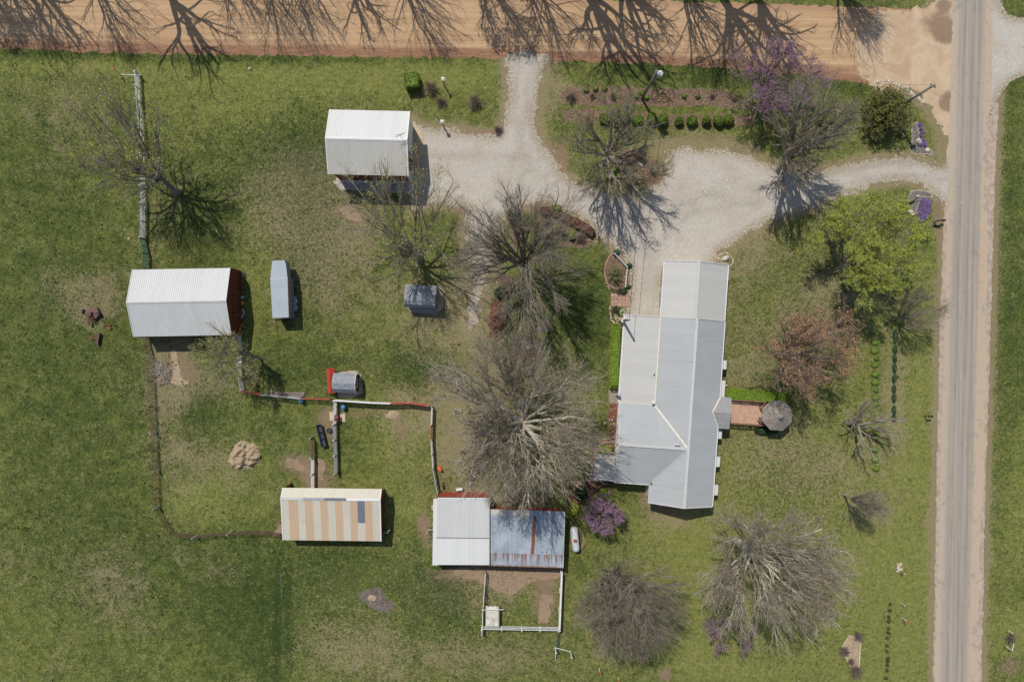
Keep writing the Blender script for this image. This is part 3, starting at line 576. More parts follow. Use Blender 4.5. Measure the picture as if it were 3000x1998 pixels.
def tree(name, base_px, H, Rc, label, group=None, seed=1, lean=(0, 0), limbs=7, trunk=.28, r0=.3, dens=1.0, bark=None, twig=None, leaf=None, nleaf=0, lsize=.06, flatness=.40, lev=(7, 7, 6, 3), twr=.010, loc=None, limb_el=(25, 75), leafname='foliage', wig=.28, droop=0, radial=.45, thick=1.0):
    rng = np.random.RandomState(seed); base = P(*base_px) if loc is None else Vector(loc)
    root = thing(name, base, label, 'tree', group); b = np.array(base); ln = np.array([lean[0], lean[1], 0.])
    zt = H*trunk; K = 6; tp = np.array([b+ln*(.25*t)+np.array([.12*math.sin(3*t+seed), .12*math.cos(2.2*t+seed), 0])*t+np.array([0, 0, zt*t]) for t in np.linspace(0, 1, K)])
    tr = r0*(1-.3*np.linspace(0, 1, K)); tr[0] *= 1.35
    c = b+ln*.9+np.array([0, 0, H*(1-flatness)]); e = np.array([Rc, Rc, H*flatness])
    # main limbs from near the trunk top to the crown envelope
    Kl = 9; LP = np.empty((limbs, Kl, 3)); LR = np.empty((limbs, Kl))
    for i in range(limbs):
        az = i*2.39996+rng.rand()*.5+seed; el = math.radians(limb_el[0]+(limb_el[1]-limb_el[0])*((i*.618+rng.rand()*.2) % 1))
        st = tp[-1]-np.array([0, 0, zt*.35*rng.rand()*(math.cos(el))]); dirv = np.array([math.cos(az)*math.cos(el), math.sin(az)*math.cos(el), math.sin(el)])
        end = c+dirv*e*(.72+.2*rng.rand()); d0 = norm(dirv*np.array([.8, .8, 1])+np.array([0, 0, .45]))
        Ll = np.linalg.norm(end-st); m1 = st+d0*Ll*.45; t = np.linspace(0, 1, Kl)[:, None]
        cur = (1-t)**2*st+2*t*(1-t)*m1+t*t*end; w = rng.normal(size=(Kl, 3))*Ll*.022; w[0] = 0; w = np.cumsum(w, 0)*.8
        LP[i] = cur+w*np.linspace(0, 1, Kl)[:, None]; LR[i] = (r0*.62*thick*(.75+.4*rng.rand()))*np.linspace(1, .30, Kl)
    env = (c, e*1.05); ms = [max(2, int(round(m*dens))) if i > 0 else m for i, m in enumerate(lev)]
    org = tp[-1]*.75+b*.25; gk = dict(env=env, rad=radial, org=org)
    A, RA = grow(rng, LP, LR, ms[0], .16, .66, .62, 8, .08-droop, wig, .62, .35, **gk)
    B, RB = grow(rng, A, RA, ms[1], .15, .54, .62, 4, .08-droop, wig, .60, .45, **gk)
    Cc, RC = grow(rng, B, RB, ms[2], .12, .54, .62, 3, .05-droop, wig, .6, .5, rmin=twr, **gk)
    D, RD = grow(rng, Cc, RC, ms[3], .15, .62, .62, 2, .04-droop, wig, .75, .7, rmin=twr, **gk)
    bark = bark or B_GREY; twig = twig or B_TWIG
    v, f = merge([tubes_np(tp[None], tr[None], 10), tubes_np(LP, LR, 7)]); obj('trunk', np_mesh('trunk', v, f, bark, True), root)
    v, f = merge([tubes_np(A, RA, 5)]+([tubes_np(B, RB, 4)] if bark is B_PALE else [])); obj('branches', np_mesh('branches', v, f, bark, True), root)
    v, f = merge(([] if bark is B_PALE else [tubes_np(B, RB, 4)])+[tubes_np(Cc, RC, 3), tubes_np(D, RD, 3)]); o = obj('crown', np_mesh('crown', v, f, twig), root)
    if leaf is not None and nleaf:
        src = np.concatenate([D[:, 1:].reshape(-1, 3), D.mean(1), Cc[:, 1:].reshape(-1, 3)]); ii = rng.randint(0, len(src), nleaf); cc = src[ii]+rng.normal(size=(nleaf, 3))*.07
        leaves(leafname, leaf, cc, lsize, root, rng, kind='stuff')
    return root
def copy_tree(o, loc, rz, s=1.0, label=None):
    kids = [k for k in WM if k.parent == o]; r = o.copy(); r.location = loc; r.rotation_euler = (0, 0, rz); r.scale = (s, s, s)
    COL.objects.link(r); WM[r] = r.matrix_basis.copy()
    if label: r['label'] = label
    for k in kids:
        c = k.copy(); COL.objects.link(c); c.parent = r; c.matrix_parent_inverse = k.matrix_parent_inverse.copy(); WM[c] = c.matrix_basis.copy()
    return r
def bush(name, c, rx, ry, h, mat, label, cat='shrub', group=None, n=900, lsize=.06, core=None, rz=0, z0=0, box=False, seed=None, stems=False, partname='foliage'):
    rng = np.random.RandomState(seed if seed is not None else R.randint(0, 10**6)); c = Vector(c); root = thing(name, (c.x, c.y, z0), label, cat, group)
    bm = bmesh.new()
    if box:
        bmesh.ops.create_cube(bm, size=1); bmesh.ops.bevel(bm, geom=bm.edges[:], offset=.06, segments=2, affect='EDGES')
        bmesh.ops.subdivide_edges(bm, edges=[e for e in bm.edges if e.calc_length() > .3], cuts=12, use_grid_fill=True)
    else: bmesh.ops.create_icosphere(bm, subdivisions=3, radius=.5)
    cr, sr = math.cos(rz), math.sin(rz)
    for v in bm.verts:
        q = v.co.copy(); x, y, z = q.x*rx*2, q.y*ry*2, (q.z+.5)*h
        nn = fbm(np.array([x*2.1+z+c.x]), np.array([y*2.1+z*1.7+c.y]), 3)[0]; k = 1+(.10 if box else .30)*nn
        if box: x += nn*.14; y += nn*.14; z += nn*.12 if q.z > 0 else 0
        else: x *= k; y *= k; z = max(.0, z*k)
        v.co = (x*cr-y*sr, x*sr+y*cr, z)
    me = bpy.data.meshes.new('stems'); bm.to_mesh(me); nv = len(me.vertices); co = np.empty(nv*3, np.float32); me.vertices.foreach_get('co', co); co = co.reshape(-1, 3)
    me.calc_loop_triangles(); tri = np.empty(len(me.loop_triangles)*3, np.int32); me.loop_triangles.foreach_get('vertices', tri); tri = tri.reshape(-1, 3)
    a, b, d = co[tri[:, 0]], co[tri[:, 1]], co[tri[:, 2]]; ar = np.linalg.norm(np.cross(b-a, d-a), axis=1); ar = ar/ar.sum()
    ii = rng.choice(len(tri), n, p=ar); u, w = rng.rand(n, 1), rng.rand(n, 1); fl = u+w > 1; u = np.where(fl, 1-u, u); w = np.where(fl, 1-w, w)
    pts = a[ii]+(b-a)[ii]*u+(d-a)[ii]*w; cen = np.array([0, 0, h*.45]); pts = pts+norm(pts-cen)*(rng.rand(n, 1)*.10-.02)
    for v in bm.verts: v.co = Vector((v.co.x*.93, v.co.y*.93, v.co.z*.94))
    bm.to_mesh(me); bm.free(); me.materials.append(core or mat); o = obj('stems', me, root, Matrix.Translation(Vector((c.x, c.y, z0))))
    leaves(partname, mat, pts+np.array([c.x, c.y, z0]), lsize, root, rng, kind='stuff')
    return root
def twig_bush(name, c, r, h, label, mat=None, n=60, cat='shrub', group=None, seed=1, leaf=None, nleaf=0, lsize=.05, up=.15):
    rng = np.random.RandomState(seed); c = np.array(c, float); root = thing(name, tuple(c), label, cat, group)
    az = rng.rand(n)*2*PI; el = np.radians(20+65*rng.rand(n)); K = 5; A = np.empty((n, K, 3)); st = c+np.stack([np.cos(az)*.12*r, np.sin(az)*.12*r, 0*az], -1)
    d = np.stack([np.cos(az)*np.cos(el), np.sin(az)*np.cos(el), np.sin(el)], -1); end = c+d*np.array([r, r, h])*(.7+.35*rng.rand(n, 1))
    for k in range(K):
        t = k/(K-1); A[:, k] = st*(1-t)+end*t+np.array([0, 0, 1])*h*.25*math.sin(PI*t)*.6+rng.normal(size=(n, 3))*.04*r*t
    RA = np.linspace(.02, .009, K)[None]*np.ones((n, 1)); B, RB = grow(rng, A, RA, 5, .2, .4, .6, 2, up, .3, .7, .6, rmin=.008); Cc, RC = grow(rng, B, RB, 3, .2, .6, .7, 2, up, .3, .8, .8, rmin=.008)
    v, f = merge([tubes_np(A, RA, 3), tubes_np(B, RB, 3), tubes_np(Cc, RC, 3)]); obj('stems', np_mesh('stems', v, f, mat or B_PINKT), root)
    if leaf is not None:
        src = Cc[:, 1:].reshape(-1, 3); ii = rng.randint(0, len(src), nleaf); leaves('foliage', leaf, src[ii]+rng.normal(size=(nleaf, 3))*.05, lsize, root, rng, kind='stuff')
    return root
ROCKS = {}
def rock_mesh(mat, i):
    k = (mat.name, i)
    if k not in ROCKS:
        bm = bmesh.new(); bmesh.ops.create_icosphere(bm, subdivisions=1, radius=.5); rr = random.Random(i*7+1)
        for v in bm.verts: v.co *= rr.uniform(.78, 1.12)
        me = bpy.data.meshes.new('stone'); bm.to_mesh(me); bm.free(); me.materials.append(mat); ROCKS[k] = me
    return ROCKS[k]
def stone(parent, p, s, mat, name='stone', hz=.6):
    m = Matrix.Translation(Vector(p)) @ Matrix.Rotation(R.uniform(0, 6), 4, 'Z') @ Matrix.Diagonal((s*R.uniform(.8, 1.3), s*R.uniform(.75, 1.1), s*hz, 1))
    return obj(name, rock_mesh(mat, R.randint(0, 4)), parent, m)
def stone_row(parent, pts_px, s, mats, gap=.9, name='stone', z=0.0, closed=False):
    pts = [P(*q) for q in pts_px]
    if closed: pts.append(pts[0])
    for a, b in zip(pts[:-1], pts[1:]):
        L = (b-a).length; n = max(1, int(round(L/(s*gap))))
        for k in range(n): stone(parent, a.lerp(b, k/n)+Vector((R.uniform(-.03, .03), R.uniform(-.03, .03), z+s*.2)), s*R.uniform(.85, 1.15), R.choice(mats), name)
def fence(name, label, pts_px, h, rails, rw, rh, mat, pmat, spacing, pw=.1, kind='box', pkind='cyl', cat='fence', group=None, ph=None, mats=None, panel=False, base=None):
    pts = [P(*q) for q in pts_px]; root = thing(name, pts[0], label, cat, group); ph = ph or h+.08; seg = 0
    for si, (a, b) in enumerate(zip(pts[:-1], pts[1:])):
        L = (b-a).length; n = max(1, int(round(L/spacing)))
        m = (mats[si] if mats else mat); d = (b-a)/n; side = Vector((-d.y, d.x, 0)).normalized()
        for k in range(n):
            p, q = a+d*k, a+d*(k+1)
            bar(root, 'post', p, p+Vector((0, 0, ph+R.uniform(-.03, .03))), pw, pw, pmat, pkind)
            if panel:
                mb = MB(); e = d.normalized()*.03; off = Vector((0, 0, 0))
                for t in (0, .5, 1):
                    w = (p+e).lerp(q-e, t); mb.bar(w+Vector((0,0,rails[0])), w+Vector((0,0,rails[-1])), .035)
                pn = mb.build('panel', m, root)
                for z in rails: bar(pn, 'rail', p+e+Vector((0,0,z)), q-e+Vector((0,0,z+R.uniform(-.01, .01))), rw, rh, m, kind)
            else:
                for z in rails: bar(root, 'rail', p+side*(pw*.5+rw*.5)+Vector((0,0,z+R.uniform(-.015, .015))), q+side*(pw*.5+rw*.5)+Vector((0,0,z+R.uniform(-.015, .015))), rw, rh, m, kind)
    bar(root, 'post', pts[-1], pts[-1]+Vector((0,0,ph)), pw, pw, pmat, pkind)
    return root

def box_part(root, name, lo, hi, mat, T=None):
    """axis aligned box in the local frame T"""
    T = T or (lambda x, y, z: Vector((x, y, z)))
    vs = [T(x, y, z) for x in (lo[0], hi[0]) for y in (lo[1], hi[1]) for z in (lo[2], hi[2])]
    return MB().add(vs, [(0,1,3,2), (4,6,7,5), (0,4,5,1), (2,3,7,6), (0,2,6,4), (1,5,7,3)]).build(name, mat, root)
# ------------------------------------------------------------------ red barn at the left
b = thing('barn', P(520, 885), 'red sided barn with a clean white ribbed roof, beside the grey horse trailer', 'barn')
T = gable(b, (-38.7, 4.52), math.radians(1.0), 11.4, 7.85, 3.3, 4.65, WHITE_ROOF, RED, TRIM)
box_part(b, 'door', (5.72, -1.6, 0), (5.80, 1.3, 2.6), RED, T)
for y in (-1.6, 1.3): box_part(b, 'door_frame', (5.70, y-.06, 0), (5.84, y+.06, 2.7), BROWNW, T)
# ------------------------------------------------------------------ barn beside the gravel lane
pad = MB().prism([(p.x, p.y) for p in (P(985,530), P(1192,540), P(1215,540), P(1237,541), P(1240,388), P(1213,363), P(1200,375), P(990,375))], 0, .05).build('concrete_pad', TANCONC); tag(pad, kind='structure')
pad = MB().prism([(p.x, p.y) for p in (P(975,532), P(996,556), P(1192,566), P(1262,560), P(1258,500), P(1237,500), P(1237,541.5), P(985,531))], 0, .03).build('concrete_apron', CONC); tag(pad, kind='structure')
b = thing('barn', P(1090, 460), 'tall barn with weathered cream white roof and red walls beside the gravel lane', 'barn')
T = gable(b, (-16.5, 22.85), math.radians(-1.3), 9.2, 7.45, 4.55, 6.05, (FADE_ROOF, CREAM_ROOF), RED, WTRIM, over=.3)  # south slope's duller metal has shade put into its colour besides weathering
box_part(b, 'lower_siding', (4.28, -.3, 0.02), (4.36, 3.45, 3.5), WTRIM, T)
box_part(b, 'base_trim', (-4.35, -3.52, .02), (4.35, -3.42, .42), WTRIM, T); box_part(b, 'corner_trim', (4.22, -3.52, .42), (4.38, -3.34, 4.3), WTRIM, T)
box_part(b, 'base_trim', (4.28, -3.34, .02), (4.38, -.4, .35), WTRIM, T); box_part(b, 'header_trim', (4.34, -2.3, 3.6), (4.42, 3.3, 3.8), WTRIM, T)
d = box_part(b, 'garage_door', (4.30, -2.2, .35), (4.36, -.5, 3.3), RED, T)
for k in range(4): box_part(d, 'door_panel', (4.36, -2.1, .45+k*.72), (4.39, -.6, 1.05+k*.72), RED, T)
box_part(b, 'walk_door', (4.30, -3.2, .35), (4.37, -2.5, 2.3), WTRIM, T)
t = MB().tube([T(4.0,.25,6.0), T(4.0,.25,7.3)], .02, 6)
for z, w in ((7.25,.5), (7.05,.65), (6.85,.45)): t.tube([T(4.0-w,.25-w*.5,z), T(4.0+w,.25+w*.5,z)], .012, 5)
t.tube([T(3.5,.2,7.15), T(4.5,.3,7.15)], .015, 5); t.build('antenna', DARKM, b)
# ------------------------------------------------------------------ loafing shed with striped roof
b = thing('shed', P(975, 1510), 'long shed with tan and ivory striped metal roof beside the paddock', 'shed')
zN, zR, zS = 2.85, 3.5, 2.55
nw, ne = P(829,1428.5,zN), P(1117,1432,zN); rw_, re_ = P(822.5,1460,zR), P(1115.5,1462.5,zR); sw, se = P(831,1581.5,zS), P(1118.5,1586,zS)
ux = (ne-nw).normalized(); Ls = (ne-nw).length; vN = (rw_-nw); vN -= ux*vN.dot(ux); vS = (sw-rw_); vS -= ux*vS.dot(ux); o2 = nw+vN
ribbed(b, 'roof_panel', nw, ux, vN, [(0,0), (Ls,0), (Ls,vN.length), (0,vN.length)], IVORY_ROOF)
wds = [0,.86,1.95,2.75,3.72,4.58,5.44,6.32,7.18,8.05,8.90,9.77,10.66,Ls]; nS = vS.normalized()
for i in range(13):
    m = [IVORY_ROOF, TAN_ROOF][i % 2] if i < 10 else [IVORY_ROOF, TAN_ROOF, IVORY_ROOF][i-10]
    cut = vS.length*R.uniform(.35, .72); a0, a1 = wds[i], wds[i+1]
    ribbed(b, 'roof_panel', o2+Vector((0,0,.014)), ux, vS, [(a0,0), (a1,0), (a1,cut+.05), (a0,cut+.05)], m, pw=a1-a0+.01)
    ribbed(b, 'roof_panel', o2, ux, vS, [(a0,cut), (a1,cut), (a1,vS.length), (a0,vS.length)], m, pw=a1-a0+.01)
sk = []
for aa, bb in ((8.92,.12), (9.75,.12), (9.75,2.9), (8.92,2.9)): sk.append(o2+ux*aa+nS*bb+Vector((0,0,.07)))
sk_o = MB().slab(sk, .03).build('skylight', SKYL, b)
for k in range(1, 4): bar(sk_o, 'rib', sk[0].lerp(sk[1], k/4)+Vector((0,0,.02)), sk[3].lerp(sk[2], k/4)+Vector((0,0,.02)), .04, .03, TRAILERSIDE)
for f0, f1, mt in ((0,.22,TRIM), (.22,.44,GALV), (.44,.66,SKYL), (.66,1,WTRIM)): bar(b, 'ridge_cap', o2+ux*Ls*f0+Vector((0,0,.06)), o2+ux*Ls*f1+Vector((0,0,.06)), .30, .03, mt)
for q, r in ((nw, o2), (o2, o2+vS)):
    for e in (0, Ls): bar(b, 'rake_trim', q+ux*e+Vector((0,0,.03)), r+ux*e+Vector((0,0,.03)), .12, .06, WTRIM)
MB().slab([nw, nw+ux*Ls, o2+ux*Ls, o2], .05).slab([o2, o2+ux*Ls, o2+ux*Ls+vS, o2+vS], .05).build('roof_deck', BROWNW, b)
def vwall(root, name, a, bb, za, zb, mat, th=.06, z0=0):
    a, bb = Vector(a), Vector(bb); a0, b0 = Vector((a.x, a.y, z0)), Vector((bb.x, bb.y, z0)); n_ = (b0-a0).cross(Vector((0,0,1))).normalized()*th
    p = [a0, b0, Vector((bb.x, bb.y, zb)), Vector((a.x, a.y, za))]
    return MB().add(p+[q+n_ for q in p], [(0,1,2,3), (7,6,5,4), (0,4,5,1), (1,5,6,2), (2,6,7,3), (3,7,4,0)]).build(name, mat, root)
eS = o2+vS
vwall(b, 'wall', nw+ux*(Ls-.1)+vN.normalized()*.7, o2+ux*(Ls-.1), zN-.06, zR-.06, RED); vwall(b, 'wall', o2+ux*(Ls-.1), eS+ux*(Ls-.1), zR-.06, zS-.06, RED)
vwall(b, 'wall', o2+ux*.1, nw+ux*.1, zR-.06, zN-.06, RED); vwall(b, 'wall', eS+ux*.1, o2+ux*.1, zS-.06, zR-.06, RED); vwall(b, 'wall', nw+ux*.1+vN.normalized()*.75, nw+ux*(Ls-.1)+vN.normalized()*.75, zN-.06, zN-.06, RED)
for k in range(5): p = eS+ux*(.12+(Ls-.24)*k/4)-nS*.1; bar(b, 'post', Vector((p.x,p.y,0)), Vector((p.x,p.y,zS-.08)), .14, .14, BROWNW)
# ------------------------------------------------------------------ low barn and the rusty lean-to next to it
b = thing('barn', P(1365, 1560), 'low barn with bright white flat metal roof beside the blue grey rusty roof', 'barn')
nw, ne, sw, se = P(1281,1459,2.75), P(1434.5,1459.5,2.75), P(1273,1654,2.6), P(1434,1658,2.6)
ux = (ne-nw).normalized(); v1 = P(1277,1574.5,2.68)-nw; v1 -= ux*v1.dot(ux); v2 = P(1273,1654,2.6)-P(1277,1574.5,2.68); v2 -= ux*v2.dot(ux); LW = (ne-nw).length+.05
ribbed(b, 'roof_panel', nw+Vector((0,0,.03)), ux, v1, [(0,0), (LW,0), (LW,v1.length+.12), (0,v1.length+.12)], WHITE_ROOF)
ribbed(b, 'roof_panel', nw+v1, ux, v2, [(0,0), (LW,0), (LW,v2.length), (0,v2.length)], FADE_ROOF)
bar(b, 'lap_seam', P(1278,1574.5,2.75), P(1433,1576,2.75), .05, .03, DARKM); bar(b, 'gable_strip', P(1277.5,1461,2.70), P(1274.5,1655,2.56), .62, .05, FADE_ROOF)
bar(b, 'edge_trim', ne+Vector((.04,0,.03)), se+Vector((.04,0,.03)), .10, .08, DARKM); bar(b, 'eave_trim', nw+Vector((0,0.03,.02)), ne+Vector((0,.03,.02)), .08, .10, WTRIM)
MB().slab([nw, nw+ux*LW, nw+ux*LW+v1+v2, nw+v1+v2], .06).build('roof_deck', BROWNW, b)
q = [nw+Vector((-.15,.0,0)), ne+Vector((-.1,0,0)), se+Vector((-.1,.1,0)), sw+Vector((-.2,.1,0))]
for i in range(4): vwall(b, 'wall', q[(i+1) % 4], q[i], 2.55, 2.55, [RED, RED, BROWNW, WTRIM][i])
ribbed(b, 'siding_panel', Vector((q[1].x, q[1].y+.08, 0)), -ux, (0,0,1), [(0,0), (LW-.2,0), (LW-.2,2.5), (0,2.5)], REDP)
w = thing('water_tank', P(1283, 1481), 'small white box tank at the corner of the bright white barn roof', 'tank'); w.location = (0,0,0); w.matrix_basis = Matrix(); WM[w] = Matrix()
c0 = P(1277,1472,2.2); box_part(w, 'body', (c0.x-.2, c0.y-.28, .9), (c0.x+.2, c0.y+.28, 2.2), WHITEP); MB().box((c0.x, c0.y, 2.23), (.46, .62, .06)).build('lid', WTRIM, w); MB().box((c0.x, c0.y, .45), (.3, .4, .9)).build('stand', BROWNW, w)
w = thing('air_conditioner', P(1283, 1489, 0), 'rusty brown window cooler sticking out beside the white box tank', 'air conditioner')
c0 = P(1270.5,1487,2.2); MB().box((c0.x+.05, c0.y, 1.95), (.6, .5, .5)).build('body', STONE, w); MB().box((c0.x+.03, c0.y, 2.21), (.26, .22, .03)).build('vent', DARKM, w); MB().box((c0.x+.1, c0.y-.3, 1.8), (.5, .08, .12)).build('bracket', BLUEP, w)
b = thing('shed', P(1545, 1570), 'low shed with blue grey corrugated roof, one rust red strip and rust streaks', 'shed')
nw, ne, sw, se = P(1436,1491,2.65), P(1658,1498,2.65), P(1436,1656.5,2.45), P(1652,1661.5,2.45)
ux = (ne-nw).normalized(); v1 = P(1436,1618,2.53)-nw; v1 -= ux*v1.dot(ux); vv = sw-nw; vv -= ux*vv.dot(ux); v2 = vv-v1; LW = (ne-nw).length-.12
ribbed(b, 'roof_panel', nw+Vector((0,0,.025)), ux, v1, [(0,0), (LW,0), (LW,v1.length+.1), (0,v1.length+.1)], RUSTY, pw=.66, rib=.165, h=.018)
ribbed(b, 'roof_panel', nw+v1, ux, v2, [(0,0), (LW,0), (LW,v2.length), (0,v2.length)], RUSTY, pw=.66, rib=.165, h=.018)
a0 = (P(1562,1509,2.62)-nw).dot(ux); ribbed(b, 'rust_strip', nw+ux*a0+v1*.13+Vector((0,0,.045)), ux, v1-ux*.30, [(0,0), (.38,0), (.38,v1.length*.87), (0,v1.length*.87)], RUST, pw=.38, rib=.19)
q0 = nw+Vector((0,0,.05)); ribbed(b, 'patch_panel', q0, ux, v1, [(0,0), (5.0,0), (5.0,.62), (0,.62)], CREAM_ROOF, pw=.66, rib=.165, h=.018)
MB().slab([nw, nw+ux*LW, nw+ux*LW+vv, nw+vv], .06).build('roof_deck', BROWNW, b); bar(b, 'edge_trim', nw+ux*LW+Vector((0,0,.03)), nw+ux*LW+vv+Vector((0,0,.03)), .07, .06, TRIM)
bar(b, 'eave_trim', nw+vv, nw+ux*LW+vv, .05, .08, RUST)
q = [nw+Vector((.1,-.35,0)), nw+ux*LW+Vector((-.2,-.35,0)), nw+ux*LW+vv+Vector((-.2,.2,0)), nw+vv+Vector((.1,.2,0))]
for i in (0, 1, 3): vwall(b, 'wall', q[(i+1) % 4], q[i], 2.45, 2.35, [REDP, GREYW, BROWNW, GREYW][i])
for k in range(5): p = q[3].lerp(q[2], k/4); bar(b, 'post', Vector((p.x,p.y,0)), Vector((p.x,p.y,2.38)), .14, .14, BROWNW)
# ------------------------------------------------------------------ shingled small sheds
def shingled(root, T, X, poly, mat, trim, course=.28):
    """stepped shingle courses; poly = [(y,z),...] from one eave over the ridge to the other"""
    for (y0, z0), (y1, z1) in zip(poly[:-1], poly[1:]):
        MB().slab([T(-X, y0, z0), T(X, y0, z0), T(X, y1, z1), T(-X, y1, z1)], .04).build('roof_deck', trim, root)
        L = math.hypot(y1-y0, z1-z0); up = z1 > z0; n = max(2, int(L/course)); mb = MB()
        for k in range(n):
            lo, hi = k/n, (k+1)/n
            if not up: lo, hi = 1-lo, 1-hi
            g = lambda f: (y0+(y1-y0)*f, z0+(z1-z0)*f)
            (ya, za), (yb, zb) = g(lo), g(hi); m_ = int(X*2/.35)
            for j in range(m_):
                xa, xb = -X+2*X*j/m_, -X+2*X*(j+1)/m_-.012; t = .016+R.random()*.012
                mb.add([T(xa, ya, za+t), T(xb, ya, za+t), T(xb, yb, zb+.006), T(xa, yb, zb+.006), T(xa, ya, za), T(xb, ya, za)], [(0,1,2,3), (4,5,1,0)])
        o = mb.build('shingles', mat, root); o['kind'] = 'stuff'
def frame(c, rot):
    ca, sa = math.cos(rot), math.sin(rot); return lambda x, y, z: Vector((c[0]+x*ca-y*sa, c[1]+x*sa+y*ca, z))
b = thing('garden_shed', P(1240, 875), 'small grey shingled shed under the bare tree, south of the cream roofed barn', 'shed')
c0 = P(1232,869,2.2); T = frame((c0.x, c0.y), math.radians(-2.6)); X = 1.86
shingled(b, T, X, [(1.38,1.85), (.95,2.35), (-.45,2.75), (-1.0,2.5), (-1.33,1.95)], GREYSH, BROWNW)
for sx in (-1, 1):
    x = sx*(X-.12); MB().add([T(x,-1.2,0), T(x,1.25,0), T(x,1.25,1.85), T(x,.9,2.3), T(x,-.45,2.68), T(x,-.95,2.45), T(x,-1.2,1.95)]+[T(x-sx*.08,-1.2,0), T(x-sx*.08,1.25,0), T(x-sx*.08,1.25,1.85), T(x-sx*.08,.9,2.3), T(x-sx*.08,-.45,2.68), T(x-sx*.08,-.95,2.45), T(x-sx*.08,-1.2,1.95)], [tuple(range(7)), tuple(range(7, 14))[::-1]]).build('wall', plain('shed_brown', (.16,.085,.06), .8), b)
box_part(b, 'wall', (-X+.12,-1.22,0), (X-.12,-1.14,1.95), DARKM, T); box_part(b, 'wall', (-X+.12,1.14,0), (X-.12,1.22,1.85), BROWNW, T)  # south wall is near black: its shade is put into the colour
for y in (-.55, .55): box_part(b, 'door_trim', (X-.12, y-.05, .1), (X-.06, y+.05, 2.0), WTRIM, T)
for y0, y1, z0, z1 in ((1.38,.95,1.85,2.35), (.95,-.45,2.35,2.75), (-.45,-1.0,2.75,2.5), (-1.0,-1.33,2.5,1.95)): bar(b, 'rake_trim', T(X+.02,y0,z0), T(X+.02,y1,z1), .06, .14, BROWNW)
pd = MB().prism([(p.x, p.y) for p in (P(1276,838), P(1288,840), P(1302,856), P(1299,900), P(1286,914), P(1276,912))], 0, .06).build('wooden_ramp', TANCONC); tag(pd, 'tan platform at the door end of the small grey shingled shed', 'platform')
pd = MB().prism([(p.x, p.y) for p in (P(1196,900), P(1280,906), P(1278,921), P(1202,915))], 0, .05).build('shed_footing', CONC); tag(pd, kind='structure')
b = thing('playhouse', P(1010, 1122), 'little grey barn shaped playhouse with red end wall beside the red stacked panels', 'shed')
c0 = P(1008,1122.5,2.0); T = frame((c0.x, c0.y), math.radians(-2.2)); X = 1.36
shingled(b, T, X, [(1.17,1.55), (.85,2.1), (0,2.45), (-.72,2.15), (-1.17,1.5)], GREYSH, TRIM)
for sx in (-1, 1):
    x = sx*(X-.05); w7 = [(-1.05,0), (1.05,0), (1.08,1.55), (.8,2.05), (0,2.4), (-.68,2.1), (-1.08,1.5)]
    MB().add([T(x,y,z) for y, z in w7]+[T(x-sx*.07,y,z) for y, z in w7], [tuple(range(7)), tuple(range(7, 14))[::-1]]).build('wall', RED, b)
for sy in (-1, 1): box_part(b, 'wall', (-X+.05, sy*1.05-.03, 0), (X-.05, sy*1.05+.03, 1.55), RED, T)
wn_ = box_part(b, 'window', (X-.05,-.45,1.0), (X+.02,.45,1.75), GLASS, T)
for y in (-.48, 0, .48): box_part(wn_, 'mullion', (X+.02,y-.04,.95), (X+.05,y+.04,1.8), WTRIM, T)
for z in (.98, 1.78): box_part(wn_, 'frame', (X+.02,-.5,z-.05), (X+.045,.5,z+.05), WTRIM, T)
for y0, z0, y1, z1 in ((1.17,1.55,.85,2.1), (.85,2.1,0,2.45), (0,2.45,-.72,2.15), (-.72,2.15,-1.17,1.5)): bar(b, 'rake_trim', T(X+.03,y0,z0+.02), T(X+.03,y1,z1+.02), .07, .13, TRIM)
MB().prism([(p.x, p.y) for p in (P(988,1092), P(1040,1084), P(1058,1098), P(1062,1150), P(1030,1168), P(992,1164))], 0, .02).build('gravel_base', plain('sandy_base', (.40,.36,.28), .95), b)
st = thing('panel_stack', P(968, 1115), 'bright red livestock panels leaning in a stack against the playhouse', 'panels')
for k in range(5):
    x0 = 957+k*3.6; pn = MB().bar(P(x0,1079,.5), P(x0+4,1150,.5), .05).bar(P(x0+9,1081,1.5-k*.08), P(x0+12,1152,1.5-k*.08), .05).bar(P(x0,1079,.5), P(x0+9,1081,1.5-k*.08), .05).bar(P(x0+4,1150,.5), P(x0+12,1152,1.5-k*.08), .05).build('panel', BRIGHTRED, st)
    for j in range(1, 5): bar(pn, 'rail', P(x0+j*1.9,1079.5,.5+.2*j), P(x0+4+j*1.7,1150.5,.5+.2*j), .05, .05, BRIGHTRED)
# ------------------------------------------------------------------ horse trailer
t = thing('horse_trailer', P(835, 860), 'grey gooseneck horse trailer parked on the grass beside the red barn', 'trailer')
zt = 2.65; top = [P(797,764.5,zt), P(833,762.5,zt), P(837.5,772,zt), P(842.5,814,zt), P(846,930.5,zt), P(798.5,933,zt), P(791.5,819,zt)]
def loft(name, pts, z0, z1, mat, par, sh=0):
    n = len(pts); c = sum(pts, Vector())/n
    vs = [Vector((p.x, p.y, z0)) for p in pts]+[Vector((p.x+(c.x-p.x)*sh, p.y+(c.y-p.y)*sh, z1)) for p in pts]
    return MB().add(vs, [tuple(range(n))[::-1], tuple(range(n, 2*n))]+[(i, (i+1) % n, n+(i+1) % n, n+i) for i in range(n)]).build(name, mat, par)
loft('body', [top[3]+Vector((0,.02,0)), top[4], top[5], top[6]], .45, zt-.06, TRAILERSIDE, t); loft('nose', [top[0], top[1], top[2], top[3]+Vector((0,.03,0)), top[6]+Vector((0,.03,0))], 1.35, zt-.06, TRAILERSIDE, t)
loft('roof', [p+(sum(top, Vector())/7-p)*-.004 for p in top], zt-.06, zt+.02, TRAILER, t, .012)
